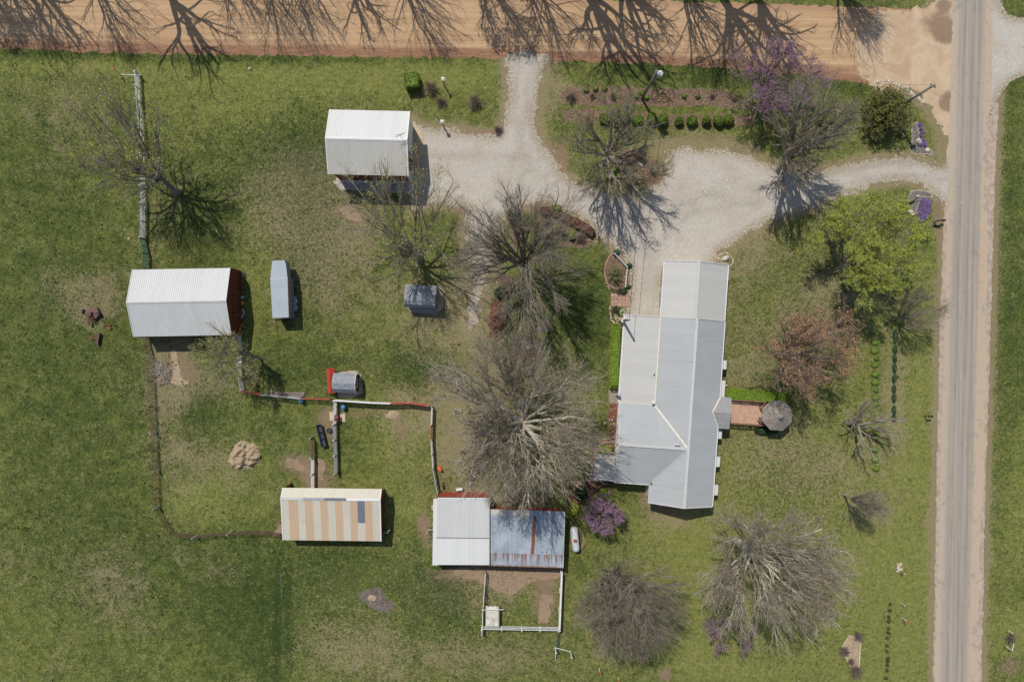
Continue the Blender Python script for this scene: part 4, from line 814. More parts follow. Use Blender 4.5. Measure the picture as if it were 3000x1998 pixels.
bar(t, 'roof_edge', top[3]+Vector((.03,0,-.03)), top[4]+Vector((.03,0,-.03)), .05, .09, RUST); bar(t, 'roof_seam', top[3]+Vector((0,0,.025)), top[6]+Vector((0,0,.025)), .05, .015, TRIM)
for k in range(4): bar(t, 'roof_seam', top[3].lerp(top[4], (k+1)/5)+Vector((-.05,0,.024)), top[6].lerp(top[5], (k+1)/5)+Vector((.05,0,.024)), .02, .01, TRAILER)
sx = top[4].x
for k in range(9): y = top[3].y+(top[4].y-top[3].y)*(k+.5)/9; xx = top[3].x+(top[4].x-top[3].x)*(k+.5)/9; bar(t, 'wall_rib', Vector((xx+.03,y,.5)), Vector((xx+.03,y,zt-.15)), .05, .05, TRAILER)
box_part(t, 'fender', (sx, P(0,912).y, .75), (sx+.32, P(0,870).y, .85), TRAILER)
for side, xo in ((1, sx+.14), (-1, top[5].x-.14)):
    for wy in (883, 902):
        y = P(0, wy).y; w = MB().tube([Vector((xo-.11*side,y,.38)), Vector((xo+.11*side,y,.38))], .38, 18).build('wheel', RUBBER, t)
        MB().tube([Vector((xo+.10*side,y,.38)), Vector((xo+.13*side,y,.38))], [.24,.20], 14).build('rim', WHITEP, w)
bar(t, 'coupler', P(815,772,1.4), P(815,772,.35), .12, .12, DARKM)
bar(t, 'rear_bumper', P(799,931,.5), P(845,930,.5), .08, .12, DARKM)
# ------------------------------------------------------------------ the house
HA = math.radians(-3.9); HT = lambda s, t, z: Vector((s*math.cos(HA)-t*math.sin(HA), s*math.sin(HA)+t*math.cos(HA), z))
hu, hv = HT(1,0,0), HT(0,1,0)
h = thing('house', HT(20, -7, 0), 'long ranch house with pale grey ribbed metal roof, two wings and a garage end', 'house')
def plane(name, pts, along, mat, deck=True, **kw):
    """roof plane through local pts (first edge = eave); ribs run square to 'along'"""
    W = [HT(*p) for p in pts]; u = (W[1]-W[0]).normalized(); n = (W[1]-W[0]).cross(W[2]-W[0]).normalized(); v = n.cross(u)
    if v.dot(W[2]-W[0]) < 0: v = -v
    poly = [((q-W[0]).dot(u), (q-W[0]).dot(v)) for q in W]
    if deck: MB().slab([q-Vector((0,0,.005)) for q in W], .07).build('roof_deck', TRIM, h)
    ribbed(h, name, W[0], u, v, poly, mat, **kw)
ZE, ZR = 2.8, 4.5; RS, E0, E1 = 21.15, 24.88, 17.26
zw = ZR-(ZR-ZE)*(RS-E1)/(24.88-21.15) if False else ZE
plane('roof_panel', [(E0,4.0,ZE), (E0,-17.83,ZE), (RS,-17.83,ZR), (RS,4.0,ZR)], 0, HOUSE_ROOF)
plane('roof_panel', [(E1,4.0,ZE), (E1,-15.73,ZE), (RS,-15.73,ZR), (RS,4.0,ZR)], 0, HOUSE_ROOF); plane('roof_panel', [(E1,-15.74,ZE), (E1,-17.83,ZE), (RS,-17.83,ZR), (RS,-15.74,ZR)], 0, HOUSE_ROOF)
plane('roof_panel', [(24.87,10.66,2.65), (24.87,3.9,2.65), (21.08,3.9,3.95), (21.08,10.66,3.95)], 0, PATIO_ROOF); plane('roof_panel', [(17.38,10.66,2.65), (17.38,3.9,2.65), (21.08,3.9,3.95), (21.08,10.66,3.95)], 0, PATIO_ROOF)
plane('roof_panel', [(13.13,4.0,2.35), (13.13,-6.4,2.35), (17.3,-6.4,2.84), (17.3,4.0,2.84)], 0, PATIO_ROOF)
ct = -11.05
plane('roof_panel', [(13.13,-6.38,ZE+.04), (17.26,-6.38,ZE+.04), (RS,ct,ZR+.04), (13.13,ct,ZR+.04)], 0, HOUSE_ROOF); plane('roof_panel', [(13.13,-15.73,ZE+.04), (17.26,-15.73,ZE+.04), (RS,ct,ZR+.04), (13.13,ct,ZR+.04)], 0, HOUSE_ROOF)
def cap(name, a, b_, mat=TRIM, w=.32, th=.05): return bar(h, name, HT(*a)+Vector((0,0,.05)), HT(*b_)+Vector((0,0,.05)), w, th, mat)
cap('ridge_cap', (RS,4.05,ZR), (RS,-17.88,ZR)); cap('ridge_cap', (21.08,10.7,3.95), (21.08,4.0,3.95), CREAMTRIM if False else TRIM); cap('ridge_cap', (13.1,ct,ZR+.04), (21.0,ct,ZR+.04))
cap('valley_flashing', (17.26,-6.38,ZE+.05), (21.0,ct+.15,ZR), CREAMTRIM, .2, .04); cap('valley_flashing', (17.26,-15.7,ZE+.05), (21.0,ct-.15,ZR), TRIM, .10, .03)
cap('transition_trim', (17.28,4.0,2.84), (17.28,-6.3,2.84), CREAMTRIM, .14, .03); cap('transition_trim', (13.13,-6.37,2.42), (17.2,-6.37,2.86), CREAMTRIM, .10, .04)
cap('lap_seam', (13.2,-.95,2.30), (17.2,-.95,2.78), plain('seam_shadow_trim', (.36,.35,.33), .6), .03, .03); cap('lap_seam', (17.35,-1.0,2.80), (21.0,-1.0,4.43), plain('seam_shadow_trim', (.36,.35,.33), .6), .03, .03)
for a, b_ in (((E0,-17.88,ZE), (RS,-17.88,ZR)), ((RS,-17.88,ZR), (E1,-17.88,ZE)), ((13.1,-6.38,ZE), (13.1,ct,ZR)), ((13.1,ct,ZR), (13.1,-15.75,ZE)), ((24.9,10.7,2.65), (21.08,10.7,3.95)), ((21.08,10.7,3.95), (17.35,10.7,2.65)), ((17.4,4.03,2.8), (RS,4.03,ZR)), ((RS,4.03,ZR), (24.86,4.03,2.8)), ((13.13,4.02,2.35), (17.3,4.02,2.84))):
    cap('rake_trim', a, b_, TRIM, .12, .10)
for a, b_ in (((E0+.05,4,ZE-.1), (E0+.05,-17.83,ZE-.1)), ((24.93,10.6,2.55), (24.93,4.0,2.55)), ((13.07,4,2.25), (13.07,-6.3,2.25)), ((17.3,10.6,2.55), (17.3,4,2.55)), ((13.2,-15.8,ZE-.1), (17.2,-15.8,ZE-.1))): cap('gutter', a, b_, WTRIM, .12, .10)
foot = [(17.7,10.3), (24.5,10.3), (24.5,-17.5), (17.6,-17.5), (17.6,-15.4), (13.5,-15.4), (13.5,-6.4), (13.6,-6.4), (13.6,3.7), (17.7,3.7)]
for i in range(len(foot)):
    a, c_ = foot[i], foot[(i+1) % len(foot)]
    if math.hypot(a[0]-c_[0], a[1]-c_[1]) > .3: vwall(h, 'wall', HT(c_[0],c_[1],0), HT(a[0],a[1],0), 2.3 if i in (7,8) else 2.6, 2.3 if i in (7,8) else 2.6, SIDING, .12)
for sg, tt, xx in ((0,-17.55,(17.6,24.5)), (0,10.32,(17.7,24.5))):
    MB().add([HT(xx[0],tt,2.5), HT(xx[1],tt,2.5), HT(21.1,tt,4.25 if tt < 0 else 3.75)], [(0,1,2)]).build('gable_end', SIDING, h)
MB().add([HT(13.45,-6.6,2.5), HT(13.45,-15.5,2.5), HT(13.45,ct,4.3)], [(0,1,2)]).build('gable_end', SIDING, h)
for k, tt in enumerate((-7.6,-8.7,-9.8,-10.9,-12.0,-13.1)):
    wdw = MB().add([HT(13.40,tt-.42,.9), HT(13.40,tt+.42,.9), HT(13.40,tt+.42,2.2), HT(13.40,tt-.42,2.2), HT(13.5,tt-.42,.9), HT(13.5,tt+.42,.9), HT(13.5,tt+.42,2.2), HT(13.5,tt-.42,2.2)], [(0,1,2,3), (7,6,5,4), (0,4,5,1), (1,5,6,2), (2,6,7,3), (3,7,4,0)]).build('window', GLASS, h)
    for z in (.87, 1.55, 2.23): bar(wdw, 'frame', HT(13.37,tt-.46,z), HT(13.37,tt+.46,z), .06, .07, WHITEP)
for (t0, t1) in ((-.6,-1.05-.6), (-3.0,-5.05), (-8.65,-10.3) if False else (-8.9,-9.95), (-12.1,-13.3), (-15.5,-16.7)):
    aw = MB().slab([HT(24.5,t0,2.15), HT(24.5,t1,2.15), HT(25.78,t1,1.75), HT(25.78,t0,1.75)], .05).build('window_awning', WHITEP, h)
    for k in range(4): bar(aw, 'rib', HT(24.7+.33*k,t0,2.13-.1*k), HT(24.7+.33*k,t1,2.13-.1*k), .05, .04, TRIM)
    for tt in (t0, t1): bar(aw, 'bracket', HT(24.5,tt,1.7), HT(25.72,tt,1.73), .03, .03, TRIM)
for tm in (-1.1, -4.0, -9.4, -12.7, -16.1):
    wdw = box_part(h, 'window', (24.5, tm-.45, 1.0), (24.56, tm+.45, 2.1), GLASS, HT)
    for z in (.98, 1.55, 2.12): box_part(wdw, 'frame', (24.5, tm-.52, z-.04), (24.60, tm+.52, z+.04), WHITEP, HT)
    for t_ in (tm-.49, tm+.49): box_part(wdw, 'frame', (24.5, t_-.04, .98), (24.59, t_+.04, 2.1), WHITEP, HT)
dr_ = box_part(h, 'door', (24.5, -7.1, .5), (24.57, -6.2, 2.5), WHITEP, HT); box_part(dr_, 'handle', (24.57, -6.32, 1.45), (24.62, -6.26, 1.55), GALV, HT)
for k in range(2):
    gd = box_part(h, 'garage_door', (17.62, 5.2+k*2.5, .02), (17.69, 7.3+k*2.5, 2.2), WHITEP, HT)
    for j in range(3): box_part(gd, 'door_panel', (17.58, 5.3+k*2.5, .12+j*.7), (17.62, 7.2+k*2.5, .68+j*.7), WHITEP, HT)
# east porch gable
def hroof(pts, nm='porch_roof', mat=HSHING): return MB().slab([HT(*p) for p in pts], .08).build(nm, mat, h)
a_, b_, c_, d_, e_, f_ = (25.0,-4.91,2.72), (26.32,-4.91,2.72), (26.2,-6.7,3.35), (24.0,-6.7,3.35), (25.0,-8.64,2.72), (26.32,-8.64,2.72)
hroof([a_, b_, c_, d_]); hroof([e_, f_, c_, d_])
cap('rake_trim', a_, d_, CREAMTRIM, .16, .05); cap('rake_trim', e_, d_, CREAMTRIM, .12, .05)
for tt in (-5.1, -8.4): bar(h, 'porch_post', HT(26.1,tt,0), HT(26.1,tt,2.66), .12, .12, WHITEP)
# covered patio on the west gable
plane('patio_roof_panel', [(10.83,-12.66,2.4), (13.15,-12.66,2.5), (13.15,-15.66,2.5), (10.83,-15.66,2.4)], 0, CREAM_ROOF)
for s_, t_ in ((10.95,-12.8), (10.95,-15.5), (12.0,-15.5)): bar(h, 'porch_post', HT(s_,t_,0), HT(s_,t_,2.35), .1, .1, WHITEP)
for a, c2 in (((10.83,-12.6,2.38), (13.15,-12.6,2.48)), ((10.83,-15.7,2.38), (13.15,-15.7,2.48)), ((10.78,-12.6,2.38), (10.78,-15.7,2.38))): cap('eave_trim', a, c2, GREENP if a[1] > -13 and c2[1] > -13 else TRIM, .07, .06)
# roof fittings
def pipe(pt, r_, hh, mat, nm='vent_pipe'): p = Vector(pt); return MB().lathe([(r_,0), (r_,hh), (r_*1.5,hh), (r_*1.5,hh+.08), (r_*.3,hh+.14)], 12, p).build(nm, mat, h)
pipe(P(1911,1178,2.95)-Vector((0,0,.2)), .13, .7, WHITEP, 'chimney'); pipe(P(1979,1302,4.3)-Vector((0,0,.1)), .11, .35, GALV, 'roof_vent'); pipe(P(1986,1302,4.35)-Vector((0,0,.1)), .11, .35, GALV, 'roof_vent')
pipe(P(1903,1408,3.0)-Vector((0,0,.1)), .07, .8, GALV); pipe(P(1915.5,1096.6,2.85)-Vector((0,0,.1)), .05, .25, DARKM)
dsh = MB().lathe([(.02,0), (.2,.03), (.33,.10), (.35,.12)], 16).mesh('dish', TRAILERSIDE); do = obj('satellite_dish', dsh, h, Matrix.Translation(P(1812,1161,2.75)) @ Matrix.Rotation(math.radians(55), 4, (1,-.4,0))); bar(do, 'arm', P(1812,1161,2.75), P(1817,1153,2.9), .03, .03, DARKM)
bar(h, 'brick_skirt', HT(24.75,3.5,.1), HT(24.75,-17.3,.1), .5, .16, BRICKP)
for k in range(24):
    tt = 3.4-k*.87; bar(h, 'edging_brick', HT(25.1,tt,.08), HT(25.1,tt-.80,.08), .14, .14, R.choice((BRICKP, TANCONC)))
m_ = MB(); m_.tube([HT(18.95+.35*math.cos(a),-18.5+.45*math.sin(a),.5) for a in [i*PI/8 for i in range(17)]], .03, 6)
ch = thing('garden_chair', HT(19.2,-18.4,0), 'white framed garden seat standing in the shade below the south gable of the house', 'chair'); o_ = HT(19.2,-18.4,0)
MB().box((o_.x,o_.y,.42), (.5,.45,.04), HA).build('seat', DARKM, ch); MB().bar(HT(18.95,-18.65,.85), HT(19.45,-18.65,.85), .04).bar(HT(18.95,-18.65,0), HT(18.95,-18.65,.85), .04).bar(HT(19.45,-18.65,0), HT(19.45,-18.65,.85), .04).bar(HT(18.95,-18.15,.62), HT(18.95,-18.65,.62), .04).bar(HT(19.45,-18.15,.62), HT(19.45,-18.65,.62), .04).bar(HT(18.95,-18.15,.62), HT(19.45,-18.15,.62), .04).build('frame', WHITEP, ch)
for s_ in (18.95, 19.45): bar(ch, 'leg', HT(s_,-18.15,0), HT(s_,-18.15,.62), .04, .04, WHITEP)
# deck, railing and gazebo
dk = thing('deck', HT(29, -6.7, 0), 'brown boarded deck between the house porch and the gazebo', 'deck')
for k in range(19): bar(dk, 'deck_board', HT(26.4,-5.32-k*.148,.50), HT(31.2 if k in range(4, 15) else 31.6,-5.32-k*.148,.50), .138, .04, DECKW)
bar(dk, 'skirt', HT(26.4,-5.26,.25), HT(31.4,-5.26,.25), .04, .46, RAILW); bar(dk, 'skirt', HT(26.4,-8.10,.25), HT(31.4,-8.10,.25), .04, .46, RAILW)
for tt in (-5.25, -8.08):
    bar(dk, 'top_rail', HT(26.4,tt,1.42), HT(30.9,tt,1.42), .12, .05, RAILW); bar(dk, 'bottom_rail', HT(26.4,tt,.66), HT(30.9,tt,.66), .05, .07, RAILW)
    for k in range(4): bar(dk, 'rail_post', HT(26.5+k*1.45,tt,0), HT(26.5+k*1.45,tt,1.5), .1, .1, RAILW)
    for k in range(34): bar(dk, 'baluster', HT(26.55+k*.129,tt,.66), HT(26.55+k*.129,tt,1.40), .045, .045, RAILW)
for a, c2 in (((30.9,-5.25), (30.3,-5.95)), ((30.3,-7.5), (30.9,-8.08))):
    bar(dk, 'top_rail', HT(*a,1.42), HT(*c2,1.42), .10, .05, RAILW)
    for k in range(6): f = k/6; bar(dk, 'baluster', HT(a[0]+(c2[0]-a[0])*f,a[1]+(c2[1]-a[1])*f,.52), HT(a[0]+(c2[0]-a[0])*f,a[1]+(c2[1]-a[1])*f,1.40), .045, .045, RAILW)
gz = thing('gazebo', HT(31.85, -6.7, 0), 'eight sided gazebo with grey brown shingled roof at the end of the deck', 'gazebo')
gc = (31.9, -6.65); oc = lambda r_, k, z: HT(gc[0]+r_*math.cos((k+.5)*PI/4), gc[1]+r_*math.sin((k+.5)*PI/4), z)
MB().add([oc(1.55,k,.5) for k in range(8)]+[oc(1.55,k,0) for k in range(8)], [tuple(range(8))]+[(k, (k+1) % 8, 8+(k+1) % 8, 8+k) for k in range(8)]).build('floor', DECKW, gz)
for k in range(8):
    sl_ = MB()
    for j in range(9):
        r0, r1 = 1.78*(1-j/9.)+.12, 1.78*(1-(j+1)/9.)+.12; z0, z1 = 2.55+j*.125, 2.55+(j+1)*.125
        for i in range(5):
            f0, f1 = i/5, (i+1)/5-.02; A_, B_, C_, D_ = oc(r0,k,z0).lerp(oc(r0,k+1,z0), f0), oc(r0,k,z0).lerp(oc(r0,k+1,z0), f1), oc(r1,k,z1).lerp(oc(r1,k+1,z1), f1), oc(r1,k,z1).lerp(oc(r1,k+1,z1), f0)
            up = Vector((0,0,.02+.015*R.random())); sl_.add([A_+up, B_+up, C_, D_, A_-up*.5, B_-up*.5], [(0,1,2,3), (4,5,1,0)])
    sl_.slab([oc(1.88,k,2.54), oc(1.88,k+1,2.54), HT(*gc,3.66)], .04).build('roof_panel', TANSH, gz)
    bar(gz, 'hip_cap', oc(1.88,k,2.57), HT(*gc,3.72), .07, .03, TANSH); bar(gz, 'post', oc(1.5,k,.5), oc(1.5,k,2.56), .1, .1, RAILW)
    if k not in (3, 4): bar(gz, 'rail', oc(1.5,k,1.4), oc(1.5,k+1,1.4), .08, .05, RAILW)
MB().lathe([(.24,3.60), (.22,3.82), (.34,3.80), (.05,4.12)], 8, HT(*gc,0)).build('cupola', TANSH, gz)
bush('boxwood', HT(31.6,-8.75,0), 1.5, .45, .8, L_DARK, 'dark green foundation shrub under the south side of the gazebo roof', n=900)
bush('clipped_hedge', P(2213,1160,0.8)+Vector((0,0,-.8)), 3.88, .62, 1.15, L_HEDGE, 'long bright green clipped hedge along the north side of the deck', 'hedge', n=14000, lsize=.055, rz=HA, box=True, core=L_BOX)
bush('clipped_hedge', P(1802,1044,0.8)+Vector((0,0,-.8)), .52, 3.85, 1.2, L_HEDGE, 'long bright green clipped hedge along the west wall of the house', 'hedge', n=9000, lsize=.055, rz=math.radians(-1.9), box=True, core=L_BOX)
g = MB().prism([(p.x, p.y) for p in (P(1812,930), P(1836,930), P(1826,1140), P(1806,1140))], 0, .02).build('mulch_strip', TANSOIL); tag(g, kind='structure')

# ------------------------------------------------------------------ pavers and edgings
pv = thing('brick_patio', P(1816, 878), 'red square paver landing between the leaf shaped bed and the stone planter', 'paving')
for i in range(5):
    for j in range(4):
        a = P(1789.5+i*10.9, 860+j*9.6); o_ = MB().box((a.x+.21, a.y-.19, .025), (.425, .375, .05)).build('paver', BRICKP, pv); o_.location.z += R.uniform(-.004, .004)
pv = thing('brick_patio', P(1798, 1162), 'grey tan brick walk at the west eave of the house', 'paving')
for i in range(7):
    for j in range(9):
        a = P(1785+i*4.0, 1143+j*4.3); bar(pv, 'brick', a+Vector((0,0,.03)), a+Vector((0,-.165,.03)), .15, .05, GREYPAV)
pv = thing('curved_walk', P(1755, 1310), 'curved red brick edging around the green patch beside the patio roof', 'edging')
cw = catmull([(1778,1292),(1762,1300),(1750,1315),(1744,1330),(1738,1350),(1736,1375),(1740,1402)], 8, False)
for p_, q_ in zip(cw[:-1], cw[1:]): bar(pv, 'brick', P(*p_)+Vector((0,0,.05)), P(*q_)+Vector((0,0,.05)), .42, .1, BRICKP)
pv = thing('curved_walk', P(1700, 1410), 'curved red brick edging of the shrub bed below the patio roof', 'edging')
cw = catmull([(1752,1406),(1730,1404),(1708,1408),(1692,1420),(1682,1434)], 8, False)
for p_, q_ in zip(cw[:-1], cw[1:]): bar(pv, 'brick', P(*p_)+Vector((0,0,.06)), P(*q_)+Vector((0,0,.06)), .4, .12, BRICKP)
rw = thing('retaining_wall', P(1720, 1450), 'brown wooden border running from the patio roof down towards the rusty shed', 'border')
cw = catmull([(1802,1418),(1770,1416),(1748,1428),(1722,1448),(1700,1466),(1680,1480),(1664,1494)], 5, False)
for p_, q_ in zip(cw[:-1], cw[1:]): bar(rw, 'timber', P(*p_)+Vector((0,0,.25)), P(*q_)+Vector((0,0,.25)), .16, .5, BROWNW)
# leaf shaped bed with the white fence
lb = thing('planting_bed', P(1800, 795), 'leaf shaped mulch bed edged in red brick, holding one olive bush', 'garden bed')
ring = catmull([(1796,742),(1782,756),(1773,780),(1771,800),(1775,822),(1784,836),(1800,846),(1815,849),(1832,848),(1833,820),(1835,790),(1815,765)], 4)
MB().prism([(P(*p).x, P(*p).y) for p in ring], 0, .09).build('mulch', MULCH, lb)
for p_, q_ in zip(ring[:32], ring[1:33]): bar(lb, 'edging_brick', P(*p_)+Vector((0,0,.08)), P(*q_)+Vector((0,0,.08)), .12, .16, BRICKP)
twig_bush('bush', P(1802,806), 1.15, 1.3, 'olive brown rounded bush inside the leaf shaped bed', B_PALETWIG, 60, seed=3, leaf=L_OLIVE, nleaf=1500, lsize=.05)
twig_bush('bush', P(1812,853), .6, .6, 'small leafless bush between the leaf shaped bed and the paver landing', B_PINKT, 40, seed=4)
bush('boxwood', P(1825,855), .38, .34, .5, L_DARK, 'small dark clipped shrub at the corner of the paver landing', n=300)
fence('garden_fence', 'short white slatted fence bent around the leaf shaped bed', [(1796,745),(1834,785),(1829,842)], .85, [.25,.5,.75], .04, .10, WHITEP, WHITEP, 1.6, .1, pkind='box')
gb = thing('planting_strip', P(1845, 800), 'green ground cover strip with small stones between the white fence and the gravel', 'garden bed')
stone_row(gb, [(1794,738),(1808,736),(1828,752),(1843,778),(1849,795),(1848,830),(1846,860)], .2, [STONE, PALESTONE]); leaves('foliage', L_OLIVE, np.array([tuple(P(1800+R.random()*44*(1 if f > .3 else f*2), 742+f*112, R.random()*.12)) for f in [R.random() for _ in range(60)]]), .05, gb, np.random.RandomState(2), kind='stuff')
for p_, s_, tx in (((1806,739),.34,'blue green mound plant at the north tip of the white garden fence'), ((1841,779),.34,'blue green mound plant at the bend of the white garden fence'), ((1840,841),.26,'blue green mound plant at the south end of the white garden fence')):
    bush('garden_plant', P(*p_), s_, s_*.8, .4, L_BLUEG, tx, 'plant', n=260)
sp = thing('stone_planter', P(1805, 925), 'bed of tan field stones between the paver landing and the utility pole', 'garden bed')
stone_row(sp, [(1787,900),(1788,920),(1790,936),(1797,944),(1810,950)], .26, [STONE, PALESTONE]); stone_row(sp, [(1791,932),(1800,930),(1808,940),(1815,936),(1803,924),(1812,926)], .3, [STONE, PALESTONE, TANCONC]); stone_row(sp, [(1786,846),(1780,838),(1777,828)], .2, [BRICKP, STONE])
twig_bush('bush', P(1802,908), .65, .6, 'small brown bush in the stone bed beside the tyre planter', B_PINKT, 40, seed=8, leaf=L_DARK, nleaf=200)
ty = thing('tyre_planter', P(1823,916), 'old tyre planter with green plants at the corner of the house', 'planter')
MB().lathe([(.22,0), (.34,.02), (.36,.12), (.34,.22), (.22,.24), (.2,.12)], 20, P(1823,916)).build('tyre', GALV, ty, True); leaves('foliage', L_LIME, np.array([tuple(P(1823+R.gauss(0,2.5), 916+R.gauss(0,2.5), .2+R.random()*.15)) for _ in range(150)]), .05, ty, np.random.RandomState(5), kind='stuff')
for p_ in ((1838,907), (1838,913), (1835,920)): tag(stone(None, P(*p_)+Vector((0,0,.1)), .26, PALESTONE, 'rock'), {907: 'white rock, nearest the paver landing, beside the tyre planter', 913: 'white rock, middle one of three, beside the tyre planter', 920: 'white rock, touching the house corner, beside the tyre planter'}[p_[1]], 'rock', 'white rocks beside the tyre planter')
sp = thing('stone_planter', P(2122, 760), 'ring of small tan stones around a flat boulder at the garage corner', 'garden bed')
stone_row(sp, [(2102,752),(2112,745),(2125,741),(2138,748),(2146,760),(2147,772),(2139,781),(2130,772),(2116,768),(2106,762)], .22, [STONE, PALESTONE], closed=True); stone_row(sp, [(2108,756),(2122,766)], .2, [STONE])
tag(stone(None, P(2125,758)+Vector((0,0,.18)), .95, PALESTONE, 'boulder', .45), 'flat pale boulder lying inside the stone ring at the garage corner', 'boulder')
hs = thing('garden_hose', P(1795,1252), 'yellow green garden hose coiled on the red mulch strip', 'hose'); mb = MB()
for k in range(4): c0 = P(1795+R.uniform(-.8,.8),1252+R.uniform(-.8,.8)); r_ = .44+R.uniform(-.05,.05); mb.tube([c0+Vector((r_*math.cos(a),r_*math.sin(a),.03+.02*k)) for a in [i*PI/12 for i in range(25)]], .02, 6)
mb.build('coil', HOSE, hs)
for p_, m_, r_, tx in (((1770,1238),STONE,.20,'round sandstone bird bath standing on the lawn beside the red mulch strip'), ((1785,1229),WHITEP,.08,'tiny white pot on the red mulch strip beside the hose'), ((1793,1230),GALV,.14,'grey metal bucket on the red mulch strip above the hose')):
    b_ = thing('bird_bath' if r_ > .15 else 'flower_pot', P(*p_), tx, 'bird bath' if r_ > .15 else 'pot'); hh = .6 if r_ > .15 else .25
    MB().lathe([(r_*.7,0), (r_*.5,hh*.5), (r_,hh*.85), (r_*1.05,hh)], 14, P(*p_)).build('bowl', m_, b_, True); MB().lathe([(.01,hh*.93), (r_*.8,hh*.95)], 12, P(*p_)).build('filling', YELLOWP if r_ > .15 else DARKM, b_)
bush('ground_cover', P(1772,1315), .85, .55, .25, L_LIME, 'bright green ground cover patch between the curved brick edging and the red mulch', 'plant', n=700, lsize=.05)
bush('boxwood', P(1700,1440), .85, .75, 1.1, L_DARK, 'dark green rounded shrub inside the red mulch bed below the patio roof', n=1600)
bush('lime_shrub', P(1682,1488), .6, .8, .7, L_LIME, 'yellow green shrub at the corner of the rusty shed', n=900)
bush('lime_shrub', P(1766,1440), .5, .35, .5, L_LIME, 'yellow green shrub at the top of the pink redbud beside the patio roof', n=500)
tb = thing('round_ornament', P(2127,1131), 'round reddish ornament with wheels near the west end of the deck hedge', 'ornament')
MB().lathe([(.18,0), (.2,.3), (.02,.42)], 12, P(2126,1130)).build('body', BRICKP, tb, True); MB().bar(P(2126,1136,.2), P(2138,1142,.2), .05).bar(P(2128,1143,.2), P(2134,1134,.25), .05).build('handles', BROWNW, tb)
# ------------------------------------------------------------------ fences
fence('pipe_fence', 'long white rail fence running south from the road corner to the green wire panels', [(409,222),(413,300),(422,385),(425,500),(426,600),(425,699)], 1.3, [.35,.65,.95,1.22], .045, .11, WHITEP, WHITEP, 2.05, .13)
g = thing('gate_brace', P(360,218), 'white pipe corner brace at the north end of the white rail fence', 'gate')
for a, hh, m in (((354,219),1.55,WHITEP), ((413,222),1.5,WHITEP)): bar(g, 'post', P(*a), P(*a)+Vector((0,0,hh)), .15, .15, m, 'cyl')
bar(g, 'rail', P(355,219,.95), P(412,221,.95), .09, .09, WHITEP, 'cyl'); bar(g, 'post_cap', P(354,219)+Vector((0,0,1.55)), P(354,219)+Vector((0,0,1.75)), .16, .16, ORANGE, 'cyl')
f = thing('wire_fence', P(150,213), 'thin wire fence on steel posts along the north edge of the left field', 'fence')
prev = None
for k, (a, c) in enumerate(((-190,202),(-110,205),(-28,204),(53,207),(142,214.5),(221,219.5),(307,224.5))):
    p = P(a, c); bar(f, 'post', p, p+Vector((0,0,1.55)), .05, .05, RUSTPIPE)
    if prev is not None:
        for z in (.4,.75,1.1,1.4): bar(f, 'wire', prev+Vector((0,0,z)), p+Vector((0,0,z)), .007, .007, RUSTPIPE)
    prev = p
for z in (.4,.75,1.1,1.4): bar(f, 'wire', prev+Vector((0,0,z)), P(354,219,z), .007, .007, RUSTPIPE)
fence('panel_fence', 'dark green mesh panels between the white rail fence and the red barn', [(426,702),(436,745),(436,788)], 1.35, [.15,.3,.45,.6,.75,.9,1.05,1.2,1.35], .03, .03, GREENP, GREENP, 1.85, .06, panel=True, ph=1.4)
fence('panel_fence', 'long brown rail panel fence curving around the west side of the paddock', [(434,988),(446,1041),(457,1265),(463,1375),(465,1482),(511,1558),(576,1567),(680,1557),(785,1555),(828,1562)], 1.4, [.15,.35,.55,.75,.95,1.15,1.34], .027, .027, RUSTPIPE, RUSTPIPE, 2.9, .07, panel=True, ph=1.42)
for i, (a, c) in enumerate(((446,1041),(457,1265),(463,1375),(465,1482),(576,1567),(676,1557))):
    p = P(a, c)+Vector((.1,0,0)); q = thing('fence_post', p, ['white pipe post near the barn end of the brown panel fence', 'white pipe post halfway down the brown panel fence', 'white pipe post third from the barn on the brown panel fence', 'white pipe post where the brown panel fence starts to bend', 'white pipe post at the bottom bend of the brown panel fence', 'white pipe post on the bottom stretch of the brown panel fence'][i], 'post', 'white posts along the brown panel fence')
    bar(q, 'shaft', p, p+Vector((0,0,1.55)), .12, .12, WHITEP, 'cyl'); bar(q, 'cap', p+Vector((0,0,1.55)), p+Vector((0,0,1.58)), .14, .14, GALV, 'cyl')
fence('pipe_fence', 'white rail fence under the budding tree at the south east corner of the red barn', [(707,978),(707,1106),(715,1143)], 1.3, [.3,.55,.8,1.05,1.28], .045, .09, WHITEP, WHITEP, 2.0, .12)
fence('panel_fence', 'red and white panel fence along the north side of the paddock, west stretch', [(714,1144),(750,1150),(774,1155),(830,1160),(887,1166),(930,1166),(973,1168)], 1.4, [.2,.45,.7,.95,1.2,1.4], .045, .05, REDP, REDP, 2.2, .08, panel=True, mats=[REDP,REDP,GALV,GALV,REDP,REDP])
fence('panel_fence', 'white panel fence with a red east end, north side of the small paddock', [(984,1171),(1034,1174),(1092,1178),(1147,1180),(1200,1178),(1258,1186)], 1.4, [.2,.45,.7,.95,1.2,1.42], .09, .06, WHITEP, WHITEP, 2.2, .1, panel=True, mats=[WHITEP,WHITEP,WHITEP,REDP,REDP])
wp = thing('lumber_pile', P(838,1152), 'pile of weathered brown poles on the north side of the red panel fence', 'wood pile')
for k in range(14): bar(wp, 'pole', P(783+R.uniform(0,14),1147+k*.9,.1+.07*R.random()), P(896-R.uniform(0,14),1151+k*.9,.1+.07*R.random()), .09, .09, R.choice((BROWNW,GREYW)), 'cyl')
fence('pipe_fence', 'white rail fence running south between the two paddocks, galvanised lower half', [(985,1172),(983,1240),(986,1330),(987,1383)], 1.35, [.3,.52,.74,.96,1.18,1.35], .05, .08, WHITEP, WHITEP, 2.1, .12, mats=[WHITEP,GALV,GALV])
